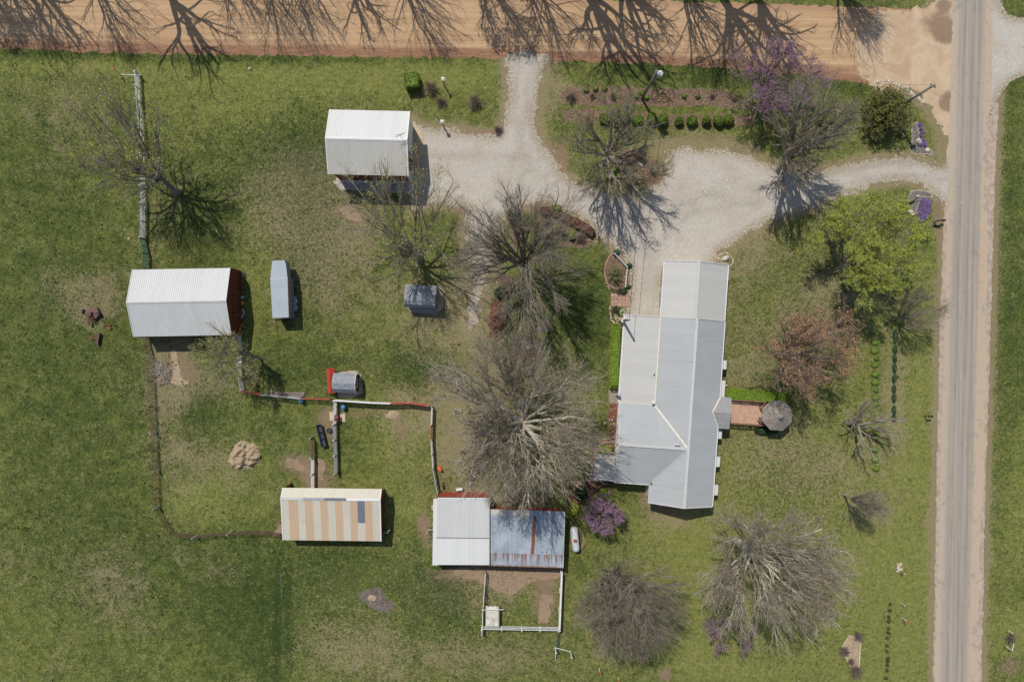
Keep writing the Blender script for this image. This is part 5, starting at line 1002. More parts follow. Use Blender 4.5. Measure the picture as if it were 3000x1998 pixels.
fence('pipe_fence', 'brown and white rail fence meeting the striped roof shed', [(917,1279),(919,1338),(919,1430)], 1.35, [.3,.55,.8,1.05,1.3], .045, .10, WHITEP, WHITEP, 2.1, .13, mats=[BROWNW,WHITEP])
fence('pipe_fence', 'grey white rail fence running down to the low barn with the bright white roof', [(1266,1187),(1264,1242),(1264,1284),(1269,1366),(1286,1456)], 1.35, [.3,.55,.8,1.05,1.3], .05, .10, WHITEP, GREYW, 2.2, .13, mats=[WHITEP,REDP,WHITEP,TRIM])
fence('board_fence', 'white board fence on the west side of the small pen below the low barn', [(1421,1668),(1413,1790),(1411,1848)], 1.3, [.4,.8,1.22], .05, .14, WHITEP, GREYW, 2.2, .13, ph=1.35)
fence('board_fence', 'white three board fence along the south side of the small pen', [(1412,1832),(1528,1834),(1634,1836)], 1.3, [.4,.8,1.22], .05, .14, WHITEP, WHITEP, 2.3, .14, ph=1.35)
fence('board_fence', 'white capped board fence on the east side of the small pen below the rusty roof', [(1641,1666),(1634,1836)], 1.35, [.4,.8,1.25], .16, .10, WHITEP, WHITEP, 2.1, .14)
fence('panel_fence', 'thin green pipe gate hanging south of the small pen', [(1633,1838),(1629,1896)], 1.3, [.2,.45,.7,.95,1.25], .04, .04, GREENP, GREENP, 2.4, .06, panel=True)
g = thing('gate_brace', P(1630,1900), 'white pipe brace with a short rail at the south end of the green gate', 'gate')
for a, hh in (((1627,1896),1.5), ((1672,1909),1.5)): bar(g, 'post', P(*a), P(*a)+Vector((0,0,hh)), .17, .17, WHITEP, 'cyl')
bar(g, 'rail', P(1628,1897,1.3), P(1672,1909,1.3), .09, .09, WHITEP, 'cyl'); bar(g, 'brace', P(1628,1898,1.4), P(1627,1935,.1), .09, .09, WHITEP, 'cyl')
pf = thing('feed_platform', P(1443,1800), 'dirty white topped platform in the corner of the small pen', 'platform')
for k in range(6): bar(pf, 'top_board', P(1426+k*6.1,1776 if k % 2 else 1774,.72), P(1426+k*6.1,1834,.72), .245, .04, plain('stained_white_board', (.56,.53,.45), .8, var=.3, scale=1.5))
for a in ((1426,1778),(1458,1778),(1426,1832),(1458,1832)): bar(pf, 'leg', P(*a), P(*a)+Vector((0,0,.7)), .1, .1, GREYW)
bar(pf, 'side_board', P(1461,1776,.85), P(1461,1836,.85), .16, .3, GREYW); bar(pf, 'cross_rail', P(1411,1786,1.05), P(1475,1785,1.05), .09, .09, WHITEP, 'cyl')
for a, hh, tx, tilt in (((833,1664),1.75,'leaning brown fence post at the top of the trodden line south of the striped shed',0),): q = thing('fence_post', P(*a), tx, 'post'); bar(q, 'shaft', P(*a), P(*a)+Vector((0,0,hh)), .09, .09, BROWNW, 'cyl'); bar(q, 'wire', P(*a)+Vector((0,0,1.4)), P(826,1760,.05), .02, .02, GALV)
# gates beside the sheds
g = thing('pipe_gate', P(1130,1560), 'white pipe gate at the south east corner of the striped roof shed', 'gate')
for z in (.3,.55,.8,1.05,1.3): bar(g, 'rail', P(1117,1568,z), P(1142,1552,z), .05, .05, WHITEP, 'cyl')
for a in ((1117,1568),(1142,1552)): bar(g, 'post', P(*a), P(*a)+Vector((0,0,1.4)), .08, .08, WHITEP, 'cyl')
g = thing('pipe_gate', P(1140,1545), 'green pipe gate standing open in the shade east of the striped roof shed', 'gate')
for z in (.3,.55,.8,1.05,1.3): bar(g, 'rail', P(1128,1530,z), P(1142,1550,z), .05, .05, GREENP, 'cyl')
g = thing('pipe_gate', P(1262,1550), 'white and green pipe gate against the west wall of the bright white barn', 'gate')
for z in (.3,.55,.8,1.05,1.3): bar(g, 'rail', P(1275,1552,z), P(1254,1552,z), .06, .06, WHITEP, 'cyl'); bar(g, 'rail', P(1272,1528,z), P(1254,1552,z), .04, .04, GREENP, 'cyl')
for a in ((1275,1552),(1254,1552),(1272,1528)): bar(g, 'post', P(*a), P(*a)+Vector((0,0,1.4)), .08, .08, WHITEP, 'cyl')
# ------------------------------------------------------------------ farm clutter
def barrel(px, tx):
    p = P(*px); t = thing('barrel', p, tx, 'barrel', 'blue barrels along the paddock fence')
    MB().lathe([(.27,0), (.29,.05), (.29,.28), (.305,.30), (.29,.32), (.29,.56), (.305,.58), (.29,.60), (.29,.85), (.27,.88)], 18, p).build('drum', BLUEP, t, True)
    MB().lathe([(.245,.87), (.245,.90), (.27,.90), (.27,.86)], 18, p).build('rim', BLUEP, t); MB().lathe([(.03,.88), (.03,.92)], 8, p+Vector((.15,.05,0))).build('bung', WHITEP, t)
barrel((887,1172), 'blue barrel touching the red panel fence, the western one of the two'); barrel((1009,1191), 'blue barrel inside the small paddock below the white panels')
tr = thing('feed_bunk', P(945,1275), 'long black plastic feed trough standing on the paddock grass', 'trough')
a, c = P(937.5,1243), P(953,1306); d = (c-a).normalized(); n_ = Vector((-d.y, d.x, 0))
def tro(name, h0, h1, ra, rb, mat, s0, s1, par):
    vs = []
    for z, r_ in ((h0, ra), (h1, rb)):
        for e, sg in ((a, -1), (a, 1), (c, 1), (c, -1)):
            vs.append(e.lerp(a.lerp(c,.5), s0)+n_*r_*sg+Vector((0,0,z)))
    return MB().add(vs, [(0,1,2,3)]+[(i, (i+1) % 4, 4+(i+1) % 4, 4+i) for i in range(4)]).build(name, mat, par)
tro('outer_shell', .18, .62, .20, .30, BLACKP, .02, 0, tr); tro('inner_shell', .30, .60, .15, .25, plain('worn_black_plastic', (.05,.055,.065), .4), .05, 0, tr)
for sg in (-1, 1): bar(tr, 'rim', a+n_*.29*sg+Vector((0,0,.61)), c+n_*.29*sg+Vector((0,0,.61)), .08, .04, BLACKP)
for e in (a, c): bar(tr, 'rim', e-n_*.3+Vector((0,0,.61)), e+n_*.3+Vector((0,0,.61)), .08, .04, BLACKP)
for f in (.35, .65): e = a.lerp(c, f); bar(tr, 'divider', e-n_*.26+Vector((0,0,.5)), e+n_*.26+Vector((0,0,.5)), .04, .2, BLACKP)
for e in (a.lerp(c,.15), a.lerp(c,.85)):
    for sg in (-1, 1): bar(tr, 'leg', e+n_*.18*sg, e+n_*.18*sg+Vector((0,0,.3)), .08, .08, BLACKP)
t = thing('rubber_tub', P(966,1261), 'round black rubber tub between the long trough and the white fence', 'tub')
MB().lathe([(.26,0), (.31,.22), (.33,.24), (.30,.24), (.25,.06)], 20, P(966,1261)).build('tub', RUBBER, t, True); MB().lathe([(.24,.10), (.25,.16)], 16, P(966,1261)).build('water', GLASS, t)
for p_, tx in (((1004,1223),'pale square stall mat on the ground east of the white fence by the red feeder'), ((973,1219),'pale square stall mat on the ground west of the white fence by the red feeder')):
    c0 = P(*p_); tag(MB().box((c0.x, c0.y, .02), (.62, 1.05, .04), .05).build('stall_mat', TANCONC), tx, 'mat')
t = thing('mineral_feeder', P(990,1224), 'small red feeder hanging on the white fence between the pale mats', 'feeder')
c0 = P(990,1222); MB().box((c0.x, c0.y, .8), (.5, .7, .35)).build('box', plain('rust_brown_box', (.16,.07,.05), .8), t); MB().lathe([(.16,.98), (.17,1.15), (.02,1.22)], 12, c0).build('hood', REDP, t); MB().bar(c0+Vector((-.3,0,0)), c0+Vector((-.3,0,.9)), .06).bar(c0+Vector((.2,0,0)), c0+Vector((.2,0,.7)), .06).build('legs', GALV, t)
t = thing('rotary_mower', P(276,918), 'rusty round tractor mower deck with two black tyres in the left field', 'mower')
c0 = P(276,918); MB().lathe([(.80,.22), (.82,.25), (.82,.48), (.78,.52), (.25,.56), (.02,.56)], 28, c0).build('deck', plain('rust_brown', (.17,.10,.08), .85, var=.3), t, True)
MB().box((c0.x-.05, c0.y-.1, .75), (.42, .42, .32)).box((c0.x-.35, c0.y-.75, .6), (.25, 1.3, .12)).bar(c0+Vector((-.75,-.2,.55)), c0+Vector((.75,.0,.55)), .07).bar(c0+Vector((-.2,-.2,.7)), P(270,946,.5), .12).bar(c0+Vector((.3,-.3,.7)), P(271,946,.5), .07).bar(P(262,944,.5), P(280,940,.5), .08).build('hitch', RUSTPIPE, t)
for q in ((249.5,914),(297,924)): w = P(*q); MB().tube([w+Vector((-.13,0,.27)), w+Vector((.13,.04,.27))], .27, 16).build('tyre', RUBBER, t)
t = thing('scrap_iron', P(316,956), 'crooked rusty scrap iron piece lying beside the round mower deck', 'scrap')
pts = [P(x, y, z) for x, y, z in ((303,955,.1),(309,953,.15),(316,952,.3),(323,956,.25),(326,961,.2),(321,966,.15),(315,962,.2))]
MB().tube(pts, .045, 6).build('bent_bar', RUST, t); MB().bar(P(318,950,.1), P(324,966,.3), .09).bar(P(314,950,.1), P(325,952,.2), .07).build('bracket', RUST, t)
t = thing('steel_beam', P(287,990), 'dark steel beam standing on edge in the left field below the mower', 'beam')
MB().bar(P(290,974,.25), P(284,1010,.25), .10, .45).bar(P(290,974,.48), P(284,1010,.48), .22, .04).build('web', RUSTPIPE, t); MB().bar(P(290,974,.02), P(284,1010,.02), .22, .04).build('flange', RUSTPIPE, t)
t = thing('scrap_iron', P(274,992), 'rusty orange scrap parts lying against the dark steel beam', 'scrap'); MB().bar(P(263,986,.1), P(285,994,.15), .1).bar(P(268,994,.1), P(286,990,.2), .08).tube([P(265,988,.1), P(270,984,.2), P(276,990,.12)], .05).build('parts', RUST, t); MB().box(P(268,992,.12), (.3,.25,.2)).build('hub', RUST, t)
rng = np.random.RandomState(4)
def mound(name, px, rx, ry, hh, mat, tx, cat, bumpy=.35):
    c = P(*px); n = 34; g = np.linspace(-1.15, 1.15, n); X, Y = np.meshgrid(g, g); r_ = np.sqrt(X*X+Y*Y)+.42*fbm(X*1.7+px[0], Y*1.7, 3)
    Z = np.clip(1-r_**2, 0, 1)**.6*hh*(1+bumpy*fbm(X*4.2, Y*4.2+px[1], 4))-.02; v = np.stack([c.x+X*rx, c.y+Y*ry, Z], -1).reshape(-1, 3)
    i = np.arange(n*n).reshape(n, n)[:-1, :-1].ravel(); fz = np.stack([i, i+1, i+n+1, i+n], -1); return tag(obj(name, np_mesh(name, v, fz, mat, True)), tx, cat)
mound('soil_mound', (716,1338), 1.75, 1.7, .8, TANSOIL, 'tan heap of loose soil in the middle of the paddock', 'mound', 1.3)
mound('ash_heap', (1090,1752), .55, .4, .12, TANSOIL, 'small pale ash heap in the burnt patch south of the striped shed', 'ash')
mound('worn_hump', (1149,1215), .85, .5, .10, TANSOIL, 'low bare earth hump below the red and white panel fence', 'mound'); mound('gravel_heap', (735,1313), .8, .6, .3, TANSOIL, 'smaller lobe of loose soil at the north edge of the tan heap', 'mound')
t = thing('brush_pile', P(476,1090), 'pile of dry grey branches beside the brown fence south of the red barn', 'brush')
for k in range(260):
    a = P(476+R.gauss(0,11), 1084+R.gauss(0,17)); an = R.uniform(0, 6.3); L = R.uniform(.3, 1.0); z = R.uniform(.02, .45); MB_ = bar(t, 'branch', a+Vector((0,0,z)), a+Vector((L*math.cos(an), L*math.sin(an), z+R.uniform(-.1,.25))), .03, .03, R.choice((GREYW, GREYW, STONE)), 'box')
for q, sz, m, tx, nm, ct_ in (((712,872),(.32,.25,.5),GALV,'grey jug in the shade at the east wall of the red barn','jug','container'), ((711,888),(.45,.3,.25),YELLOWP,'yellow crate in the shade at the east wall of the red barn','crate','crate'), ((707,930),(.35,.35,.3),GALV,'grey bucket at the south end of the east wall of the red barn','bucket','bucket')):
    t = thing(nm, P(*q), tx, ct_); c0 = P(*q); MB().lathe([(sz[0]*.6,0), (sz[0]*.66,sz[2]*.8), (sz[0]*.4,sz[2])], 4 if nm == 'crate' else 12, c0).build('body', m, t); MB().lathe([(sz[0]*.3,sz[2]), (sz[0]*.3,sz[2]+.05)], 10, c0).build('lid', m, t)
t = thing('corrugated_pipe', P(712,917), 'white curled drain pipe in the shade of the red barn', 'pipe'); MB().tube([P(708,906,.1), P(712,909,.1), P(715,914,.12), P(712,920,.1), P(710,926,.1)], .07, 8).build('pipe', WHITEP, t)
twig_bush('weed_bush', P(709,806), .5, .7, 'small dark weed bush at the north east corner of the red barn', B_PINKT, 30, seed=31, leaf=L_RED, nleaf=150)
t = thing('propane_tank', P(1686,1578), 'white propane tank with a red dome lid beside the rusty roofed shed', 'tank'); a, c = P(1681.5,1551,.85), P(1687.5,1607,.85); d = (c-a).normalized()
pr = [a-d*.40, a-d*.36, a-d*.24, a, c, c+d*.24, c+d*.36, c+d*.40]; MB().tube(pr, [.03,.22,.38,.46,.46,.38,.22,.03], 24).build('shell', TANK, t, True)
m_ = a.lerp(c, .5)+Vector((-.02,-.05,0)); MB().lathe([(.20,.40), (.21,.58), (.16,.66), (.03,.69)], 16, m_).build('dome_lid', REDP, t, True)
for f in (.15, .85):
    for sg in (-1, 1): p = a.lerp(c, f); bar(t, 'leg', Vector((p.x+sg*.28, p.y, 0)), Vector((p.x+sg*.28, p.y, .6)), .08, .12, GALV)
gr = thing('leaf_litter', P(1690,1583), 'scattered tan stones and dry leaves around the propane tank', 'litter'); q = rng.normal(size=(1100, 2)); q = q/np.linalg.norm(q, axis=1)[:, None]*(.75+.25*rng.rand(1100, 1)); c0 = P(1692,1580)
leaves('dry_leaves', L_LITTER, np.stack([c0.x+q[:, 0]*.85, c0.y+q[:, 1]*1.45, .03+.03*rng.rand(1100)], -1), .07, gr, rng, flat=-.5, kind='stuff')
t = thing('ride_on_toy', P(1288,1372), 'small bright orange plastic toy beside the fence north of the low barn', 'toy'); MB().tube([P(1283,1366,.3), P(1288,1373,.38), P(1294,1381,.3)], [.10,.22,.16], 10).build('body', ORANGE, t, True); MB().bar(P(1284,1368,0), P(1284,1368,.4), .08).bar(P(1292,1378,0), P(1292,1378,.4), .08).build('legs', ORANGE, t); bar(t, 'seat', P(1286,1372,.5), P(1291,1379,.5), .2, .06, ORANGE)
t = thing('log', P(1299,1422), 'short black log lying next to the fence above the low barn', 'log'); MB().tube([P(1298,1411,.12), P(1300,1423,.13), P(1301,1434,.12)], [.10,.13,.11], 10).build('bark', DARKM, t, True); MB().tube([P(1297.9,1410.6,.12), P(1298,1411.5,.12)], .09, 10).build('cut_end', BROWNW, t)
t = thing('bench', P(1346,1433), 'small silver bench under the sycamore above the low barn', 'bench'); bar(t, 'seat', P(1337,1434,.45), P(1355,1432,.45), .32, .05, WHITEP)
for x_ in (1339, 1353):
    for dy in (-3, 3): bar(t, 'leg', P(x_,1433+dy), P(x_,1433+dy)+Vector((0,0,.43)), .05, .05, GALV)
fp = thing('fire_pit', P(1341,1211), 'ring of dark burnt stones left of the big sycamore trunk', 'fire pit'); stone_row(fp, [(1341+11*math.cos(a), 1209+10*math.sin(a)) for a in [i*PI/6 for i in range(12)]], .3, [BROWNW, GREYW], closed=True); mound('ashes', (1341,1209), .3, .3, .08, ASH, 'dark ashes inside the ring of burnt stones', 'ash')
t = thing('pedestal', P(1586,962), 'small grey metal stand on the round bare patch below the bare tree', 'stand'); MB().lathe([(.3,0), (.25,.05), (.06,.1), (.06,.6), (.2,.62), (.2,.66)], 10, P(1587,966)).build('stand', GALV, t); MB().lathe([(.1,.66), (.02,.9)], 8, P(1587,966)).build('finial', BLUEP, t)
bn = thing('garden_bench', P(1543,995), 'dark red slatted bench near the round shrub south of the bare tree', 'bench')
for k in range(4): bar(bn, 'slat', P(1531,991+k*1.6,.45), P(1560,990+k*1.6,.45), .05, .03, RED)
bar(bn, 'backrest', P(1531,998,.7), P(1560,997,.7), .05, .35, RED)
for x_ in (1533, 1558): bar(bn, 'leg', P(x_,994), P(x_,994)+Vector((0,0,.43)), .06, .25, DARKM)
for (q, tx, hh) in (((1303,253),'white box topped post, the northern one, beside the reddish bushes',2.0), ((1300,372),'white post with a small box top, standing at the edge of the gravel',1.7)):
    t = thing('birdhouse_post', P(*q), tx, 'birdhouse', 'white birdhouse posts'); p = P(*q); bar(t, 'post', p, p+Vector((0,0,hh)), .12, .12, GREYW); MB().box((p.x, p.y, hh+.15), (.26,.26,.3)).build('box', WHITEP, t); MB().slab([Vector((p.x-.2,p.y-.2,hh+.3)), Vector((p.x+.2,p.y-.2,hh+.3)), Vector((p.x+.2,p.y,hh+.42)), Vector((p.x-.2,p.y,hh+.42))], .02).slab([Vector((p.x-.2,p.y,hh+.42)), Vector((p.x+.2,p.y,hh+.42)), Vector((p.x+.2,p.y+.2,hh+.3)), Vector((p.x-.2,p.y+.2,hh+.3))], .02).build('roof', WHITEP, t)
t = thing('cap_post', P(733,203), 'tiny white capped stake standing alone on the north lawn', 'stake'); p = P(733,203); MB().lathe([(.10,0), (.12,.25), (.04,.33)], 10, p).build('cap', WHITEP, t); MB().lathe([(.14,0), (.14,.03)], 10, p).build('base', WHITEP, t)
for q, tx in (((378,700),'small pale stone in the grass west of the green mesh panels'), ((2418,0),'')): 
    if tx: tag(stone(None, P(*q)+Vector((0,0,.05)), .3, STONE, 'rock'), tx, 'rock')
for q, hh, tx, m2 in (((2640,1766),.9,'short white pipe marker above the taller orange topped marker',WHITEP), ((2640,1807),1.8,'tall white marker post with an orange top beside the row of dead plants',ORANGE), ((1755,1957),1.5,'white and orange marker post below the round bare tree',ORANGE), ((1811,1984),1.0,'thin orange marker at the bottom edge of the photograph',ORANGE)):
    t = thing('marker_post', P(*q), tx, 'marker'); p = P(*q); bar(t, 'shaft', p, p+Vector((0,0,hh*.7)), .11, .11, WHITEP, 'cyl'); bar(t, 'top', p+Vector((0,0,hh*.7)), p+Vector((0,0,hh)), .12, .12, m2, 'cyl')
t = thing('pipe_brace', P(2970,1860), 'white pipe brace with a rusty top, the upper one across the road', 'gate')
for a, c in ((P(2960,1850), P(2972,1858,.9)), (P(2972,1858), P(2972,1858,1.4)), (P(2955,1846,.9), P(2972,1858,.9))): bar(t, 'pipe', a, c+Vector((0,0,.01)), .07, .07, WHITEP, 'cyl')
bar(t, 'top', P(2972,1858,1.2), P(2972,1858,1.5), .1, .1, RUST, 'cyl')
t = thing('pipe_brace', P(2965,1900), 'white pipe brace, the lower one across the road', 'gate')
for a, c in ((P(2948,1893,.9), P(2966,1905,.9)), (P(2966,1905), P(2966,1905,1.4)), (P(2966,1905,.9), P(2970,1885,.9)), (P(2948,1893), P(2948,1893,1.0))): bar(t, 'pipe', a, c+Vector((0,0,.01)), .07, .07, WHITEP, 'cyl')
twig_bush('brush', P(2955,1868), .9, .7, 'dark leafless brush growing through the pipe brace across the road', B_PINKT, 50, seed=61)
rk = thing('rock_mound', P(2634,1663), 'pile of tan rocks with a small dark post on the lawn near the paved road', 'rocks')
for k in range(16): stone(rk, P(2634+R.gauss(0,4), 1664+R.gauss(0,7), .08+R.random()*.15), R.uniform(.22,.42), R.choice((STONE,PALESTONE)))
bar(rk, 'post', P(2641,1678), P(2645,1681,1.0), .1, .1, DARKM); bar(rk, 'cap', P(2650,1680,.9), P(2650,1680,1.05), .12, .12, WHITEP, 'cyl')
mb_ = thing('mailbox', P(2710,1218), 'dark mailbox on a short post on the verge of the paved road', 'mailbox'); p = P(2708,1217.5); bar(mb_, 'post', p, p+Vector((0,0,1.0)), .1, .1, BROWNW)
MB().tube([p+Vector((-.15,0,1.1)), p+Vector((.42,.05,1.1))], .12, 12).build('box', DARKM, mb_); bar(mb_, 'flag', p+Vector((.42,.07,1.1)), p+Vector((.46,.07,1.24)), .03, .12, WHITEP)
mb_ = thing('mailbox_stand', P(2742,660), 'curved black pipe stand on the verge beside the purple flower bed', 'stand'); MB().tube([P(2766,646,.9), P(2752,646,.9), P(2742,649,.8), P(2737,655,.55), P(2741,661,.25), P(2748,664,.05)], .09, 8).build('curved_arm', DARKM, mb_, True); MB().bar(P(2738,662,.06), P(2756,666,.06), .28, .08).build('foot', DARKM, mb_); MB().bar(P(2760,646,.75), P(2770,646,.75), .2, .2).build('box', DARKM, mb_)
tag(MB().box(tuple(P(2962,1213,.0)), (.01,.01,.01)).build('pebble', STONE), 'tiny pebble in the grass across the road', 'rock') if False else None
# flower beds at the drive entrance
fb = thing('flower_bed', P(2698,410), 'stone edged rock bed with purple phlox, the northern one at the drive entrance', 'flower bed')
MB().prism([(p.x, p.y) for p in [P(*q) for q in ((2670,405),(2672,375),(2676,362),(2686,361),(2690,380),(2694,415),(2700,430),(2715,438),(2731,448),(2730,454),(2700,454),(2680,448),(2664,436))]], 0, .06).build('rock_chips', GREYROCK, fb)
stone_row(fb, [(2672,418),(2671,395),(2671,375),(2677,362),(2686,360),(2689,375),(2691,395),(2693,410),(2695,418)], .2, [STONE, PALESTONE, TANCONC], 1.15); stone_row(fb, [(2665,430),(2666,440),(2672,448),(2685,453),(2700,453),(2715,452),(2730,455),(2729,444),(2724,438)], .2, [STONE, PALESTONE, TANCONC], 1.15)
for q, s_ in (((2690,414),.75),((2716,440),.7)): stone(fb, P(*q)+Vector((0,0,.1)), s_, PALESTONE, 'stone', .45)
def phlox(root, spots, n, seed):
    rg = np.random.RandomState(seed); pts = []
    for (x, y, r_) in spots:
        a = rg.rand(n)*2*PI; rr = np.sqrt(rg.rand(n))*r_; pts += [tuple(P(x+rr[i]*math.cos(a[i]), y+rr[i]*math.sin(a[i]), .06+.16*(1-(rr[i]/r_)**2))) for i in range(n)]
    leaves('phlox_flowers', L_PHLOX, np.array(pts), .045, root, rg, flat=-1, kind='stuff')
phlox(fb, [(2695,366,7),(2700,377,7),(2703,386,6),(2698,397,6),(2704,412,8),(2708,420,8),(2698,424,7),(2712,428,5)], 700, 1)
sg = thing('house_sign', P(2678,422), 'low grey wooden sign panel standing in the northern flower bed', 'sign'); bar(sg, 'panel', P(2669,427,.45), P(2684,418,.45), .06, .75, GREYW)
for q in ((2669,427),(2684,418)): bar(sg, 'post', P(*q), P(*q)+Vector((0,0,.9)), .08, .08, BROWNW)
fb = thing('flower_bed', P(2705,600), 'stone edged bed full of purple phlox, the southern one at the drive entrance', 'flower bed')
MB().prism([(p.x, p.y) for p in [P(*q) for q in ((2660,575),(2668,561),(2690,557),(2710,560),(2729,568),(2731,578),(2710,578),(2698,580),(2688,600),(2684,620),(2670,625),(2662,600))]], 0, .06).build('rock_chips', GREYROCK, fb)
stone_row(fb, [(2660,600),(2659,577),(2668,562),(2688,558),(2705,560),(2718,564),(2729,570),(2730,579),(2712,578),(2698,577),(2694,590),(2688,604),(2684,618),(2684,628)], .2, [STONE, PALESTONE, TANCONC], 1.15)
for q in ((2688,576),(2669,622),(2664,620),(2673,628)): stone(fb, P(*q)+Vector((0,0,.1)), .5, PALESTONE)
phlox(fb, [(2705,590,12),(2718,596,14),(2704,608,14),(2716,616,12),(2700,628,14),(2710,634,10),(2697,642,10)], 1100, 2)
sg = thing('house_sign', P(2670,588), 'low dark sign panel standing in the southern flower bed', 'sign'); bar(sg, 'panel', P(2664,591,.4), P(2682,582,.4), .06, .6, BROWNW)
for q in ((2664,591),(2682,582)): bar(sg, 'post', P(*q), P(*q)+Vector((0,0,.8)), .08, .08, BROWNW)
rr_ = thing('rock_row', P(2650,265), 'scattered line of pale rocks curving along the junction corner', 'rocks')
cw = catmull([(2568,240),(2600,238),(2625,248),(2650,260),(2668,272),(2682,285),(2698,292)], 9, False)
for q in cw: stone(rr_, P(q[0]+R.gauss(0,2), q[1]+R.gauss(0,2))+Vector((0,0,.04)), R.uniform(.15,.42), R.choice((PALESTONE,STONE,CONC)), hz=.4)
kb = thing('kite_bed', P(2500,1920), 'kite shaped mulch bed edged with pale timbers at the lower right', 'garden bed')
kp = [(2489,1858),(2523,1866),(2520,1910),(2516,1955),(2490,1952),(2472,1915),(2466,1892)]; MB().prism([(P(*q).x, P(*q).y) for q in kp], 0, .05).build('mulch', TANSOIL, kb)
for a, c in (((2488,1860),(2467,1893)), ((2522,1868),(2518,1910)), ((2518,1910),(2516,1952)), ((2473,1915),(2491,1951))): bar(kb, 'edging_timber', P(*a)+Vector((0,0,.06)), P(*c)+Vector((0,0,.06)), .14, .14, STONE)
for q, r_, tx in (((2510,1862),.85,'brown leafless bush at the top of the kite shaped bed'), ((2472,1905),.85,'brown leafless bush at the left side of the kite shaped bed'), ((2503,1968),1.15,'brown leafless bush at the bottom of the kite shaped bed'), ((2490,1935),.5,'small brown bush inside the lower corner of the kite shaped bed')): twig_bush('bush', P(*q), r_, .6, tx, B_PINKT, 60, seed=int(q[0]))
for i, (x_, y_) in enumerate(((2562,1003),(2560,1028),(2566,1051),(2562,1070),(2562,1096),(2562,1120),(2565,1143),(2564,1166),(2568,1184),(2566,1265),(2563,1318),(2563,1345),(2564,1372))):
    ord_ = ['first','second','third','fourth','fifth','sixth','seventh','eighth','ninth','tenth','eleventh','twelfth','thirteenth'][i]; s_ = .26 if i in (2, 6, 8) else .46
    bush('garden_plant', P(x_, y_), s_, s_*.75, .35, L_BOX, ord_+' plant from the top in the garden row right of the orange budding tree', 'plant', 'plants in the long garden row', n=260, lsize=.04)
for i, (x_, y_) in enumerate(((2606,1768),(2605,1786),(2603,1806),(2601,1818),(2602,1839),(2600,1851),(2598,1867),(2598,1890),(2597,1906),(2599,1926),(2598,1936),(2597,1946),(2597,1962),(2594,1984))):
    ord_ = ['first','second','third','fourth','fifth','sixth','seventh','eighth','ninth','tenth','eleventh','twelfth','thirteenth','fourteenth'][i]; twig_bush('dead_plant', P(x_, y_), .3, .3, ord_+' plant from the top in the lower right row of dead plants', B_DARK, 30, 'plant', 'row of dead plants near the paved road', seed=i+90, leaf=L_OLIVE, nleaf=90, lsize=.04)
for i, (y0_, y1_) in enumerate(((962,1010),(1012,1038),(1040,1062),(1064,1092),(1094,1124),(1126,1150),(1152,1178),(1188,1214),(1216,1232))):
    t = bush('leafy_row', P(2620-(y0_-985)*.018, (y0_+y1_)/2), .20, (y1_-y0_)/48*.95, .4, L_BLUEG, ['topmost','second','third','fourth','fifth','sixth','seventh','eighth','bottom'][i]+' length of the narrow blue green vegetable row beside the paved road verge', 'plant', 'lengths of the blue green row', n=500, lsize=.05)
# clipped shrubs in the north bed
nm_ = ['faint westernmost','second','third','fourth','fifth','sixth','seventh','eighth','ninth','tenth','easternmost']
for i, (x_, y_) in enumerate(((848,1085),(950,1085),(1042,1075),(1150,1100),(1285,1090),(1390,1105),(1535,1110),(1655,1110),(1788,1112),(1900,1110),(1993,1100))):
    k = .72 if i in (6, 8) else .88; q = P(1500+x_/3.136, y_/3.136, .6); bush('clipped_shrub', (q.x, q.y, 0), .70*k, .68*k, 1.1, L_DARK if i < 4 and False else L_BOX, nm_[i]+' round green clipped shrub in the row, counted from the west', 'shrub', 'row of round clipped shrubs', n=1300, lsize=.06)
bush('clipped_shrub', (P(1208,235,.9).x, P(1208,240,.9).y, 0), .82, .86, 1.7, L_BOX, 'dark green square clipped bush alone on the north lawn', n=2600, box=True, rz=.1)
for q, r_, tx, sd_ in (((1263,262),1.25,'reddish leafless bush right beside the square clipped bush',11), ((1293,302),.8,'small brown leafless bush south of the reddish bush',12), ((1392,305),1.25,'brown leafless bush alone near the gravel lane',13), ((1673,290),.8,'dark leafless bush at the west end of the long mulch bed',14), ((1460,385),.7,'sparse brown brush where the lane meets the gravel',15), ((1735,285),.45,'sparse little bush in the west half of the long mulch bed',16), ((1795,285),.6,'grey leafless bush left of the utility pole bed',17), ((2085,285),.4,'small brown bush at the east end of the long mulch bed',18)):
    twig_bush('bush', P(*q), r_, r_*.9, tx, B_PINKT, 70, seed=sd_)
for q, tx in (((1717,266),'first small green plant in the long mulch bed'), ((1744,262),'second small green plant in the long mulch bed'), ((1771,262),'third small green plant in the long mulch bed'), ((1864,286),'green plant just left of the utility pole'), ((1880,275),'green plant touching the utility pole base'), ((1894,288),'green plant just right of the utility pole'), ((2003,284),'green plant right of the straw patch'), ((2043,284),'green plant farthest east in the long mulch bed')): bush('garden_plant', P(*q), .28, .28, .4, L_BOX, tx, 'plant', 'small plants in the long mulch bed', n=160)
st = thing('straw_plants', P(1937,284), 'flattened straw coloured plants in the mulch bed right of the utility pole', 'plant'); q = rng.normal(size=(1500, 2)); leaves('straw', L_LITTER, np.stack([P(1937,0).x+q[:, 0]*.6, P(0,284).y+q[:, 1]*.28, .04+.1*rng.rand(1500)], -1), .09, st, rng, kind='stuff')
